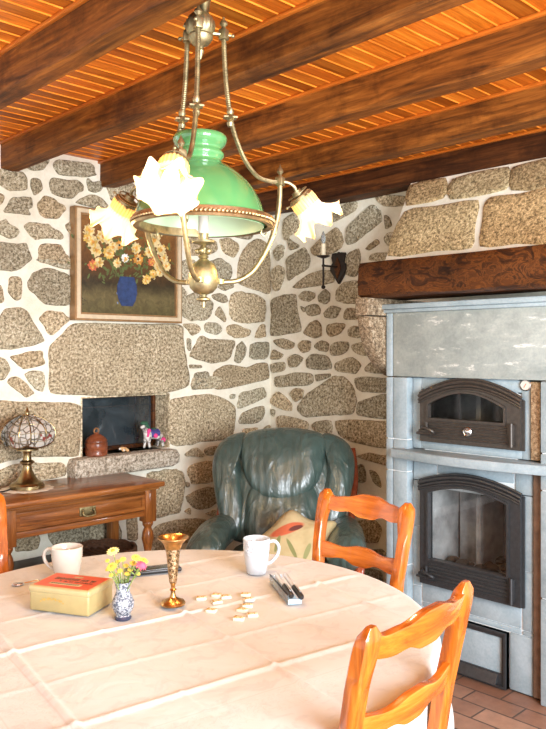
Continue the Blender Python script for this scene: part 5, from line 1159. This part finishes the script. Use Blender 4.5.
# game tiles
G['tile_cream'] = flat('cream_tile', (.82, .76, .60), .35, 0, .06, 30); G['tile_gold'] = flat('gold_brown_print', (.52, .30, .08), .4, 0, .4, 220)
TLS = [(201.5, 600.5, .2, 'small game tile, leftmost of the group and nearest the goblet'), (217, 597.5, -.1, 'small game tile at the back of the left cluster'), (226, 598.8, .35, 'small game tile to the right of the one at the back of the left cluster'),
       (217, 604, .5, 'small game tile in the middle of the left cluster'), (211.5, 612.5, -.2, 'small game tile standing alone towards the vase side of the group'), (245.8, 597, .05, 'small game tile farthest back on the right, nearest the tall mug'),
       (249, 602.5, .45, 'small game tile just in front of the farthest right one'), (247.5, 607.3, .15, 'small game tile in the middle of the right cluster'), (242.5, 611.8, -.35, 'small game tile at the left of the right cluster'), (252.5, 616.5, .3, 'small game tile rightmost in the front pair'), (239, 620.5, -.15, 'small game tile nearest the camera, left of the front pair')]
for px, py, a, lb in TLS:
    q = on_t(px, py); hz = max(tz(q.x+RT.x*s*.011+FW.x*r*.008, q.y+RT.y*s*.011+FW.y*r*.008) for s in (-1, 0, 1) for r in (-1, 0, 1))
    t = thing('game_tile', lb, 'tile', (q.x, q.y, hz), ROTV+a-.12, 'game tiles scattered on the cloth')
    mb = MB(); mb.box(-.0125, .0125, -.0085, .0085, 0, .0075, .0012); mb.build('tile_body', 'tile_cream', t)
    mb = MB(); 
    mb.box(-.0115, -.0070, -.0075, .0075, .0073, .0079)
    for k in range(4): mb.box(-.0055+.0042*k, -.0030+.0042*k, -.0065+.004*(k % 2), -.001+.006*((k*7) % 3)/2, .0073, .0079)
    mb.box(-.0115, .0115, .0055, .0078, .0073, .0079); mb.build('printed_face', 'tile_gold', t)
# ---------------------------------------------------------------- camera, light
cam = bpy.data.objects.new('camera', bpy.data.cameras.new('camera')); C.objects.link(cam)
cam.location = (0, 0, HC); cam.rotation_euler = (PI/2, 0, ROTV); cam.data.lens = FP/729*36; cam.data.sensor_width = 36; cam.data.sensor_fit = 'AUTO'
cam.data.shift_y = -(729/2-HY)/729; cam.data.clip_start = .02
bpy.context.scene.camera = cam
def area(name, loc, tgt, sx, sy, power, col):
    l = bpy.data.lights.new(name, 'AREA'); l.shape = 'RECTANGLE'; l.size = sx; l.size_y = sy; l.energy = power; l.color = col
    o = bpy.data.objects.new(name, l); C.objects.link(o); o.location = loc; o.rotation_euler = (Vector(tgt)-Vector(loc)).to_track_quat('-Z', 'Y').to_euler(); return o
area('window_daylight', (.75, -1.5, 1.35), (2.4, 3.0, 1.1), 1.6, 1.5, 145, (.88, .94, 1.0))
area('garden_door_daylight', (-.05, YW+.6, 1.2), (1.2, 1.2, .8), 1.2, 1.9, 18, (.92, .96, 1.0))
for i, (q, d) in enumerate(TUL):
    l = bpy.data.lights.new('lamp_glow', 'POINT'); l.energy = 5.0; l.color = (1.0, .66, .29); l.shadow_soft_size = .03
    o = bpy.data.objects.new('lamp_glow', l); C.objects.link(o); o.location = q
w = bpy.data.worlds.new('sky'); bpy.context.scene.world = w; w.use_nodes = True
bgn = w.node_tree.nodes['Background']; bgn.inputs[0].default_value = (.95, .975, 1.0, 1); bgn.inputs[1].default_value = 1.0
sc_ = bpy.context.scene; sc_.view_settings.view_transform = 'Standard'; sc_.view_settings.look = 'None'; sc_.view_settings.gamma = 1; sc_.view_settings.exposure = .98
sc_.cycles.max_bounces = 8; sc_.cycles.transparent_max_bounces = 12; sc_.cycles.caustics_reflective = False; sc_.cycles.caustics_refractive = False; sc_.cycles.sample_clamp_indirect = 4; sc_.cycles.use_denoising = True
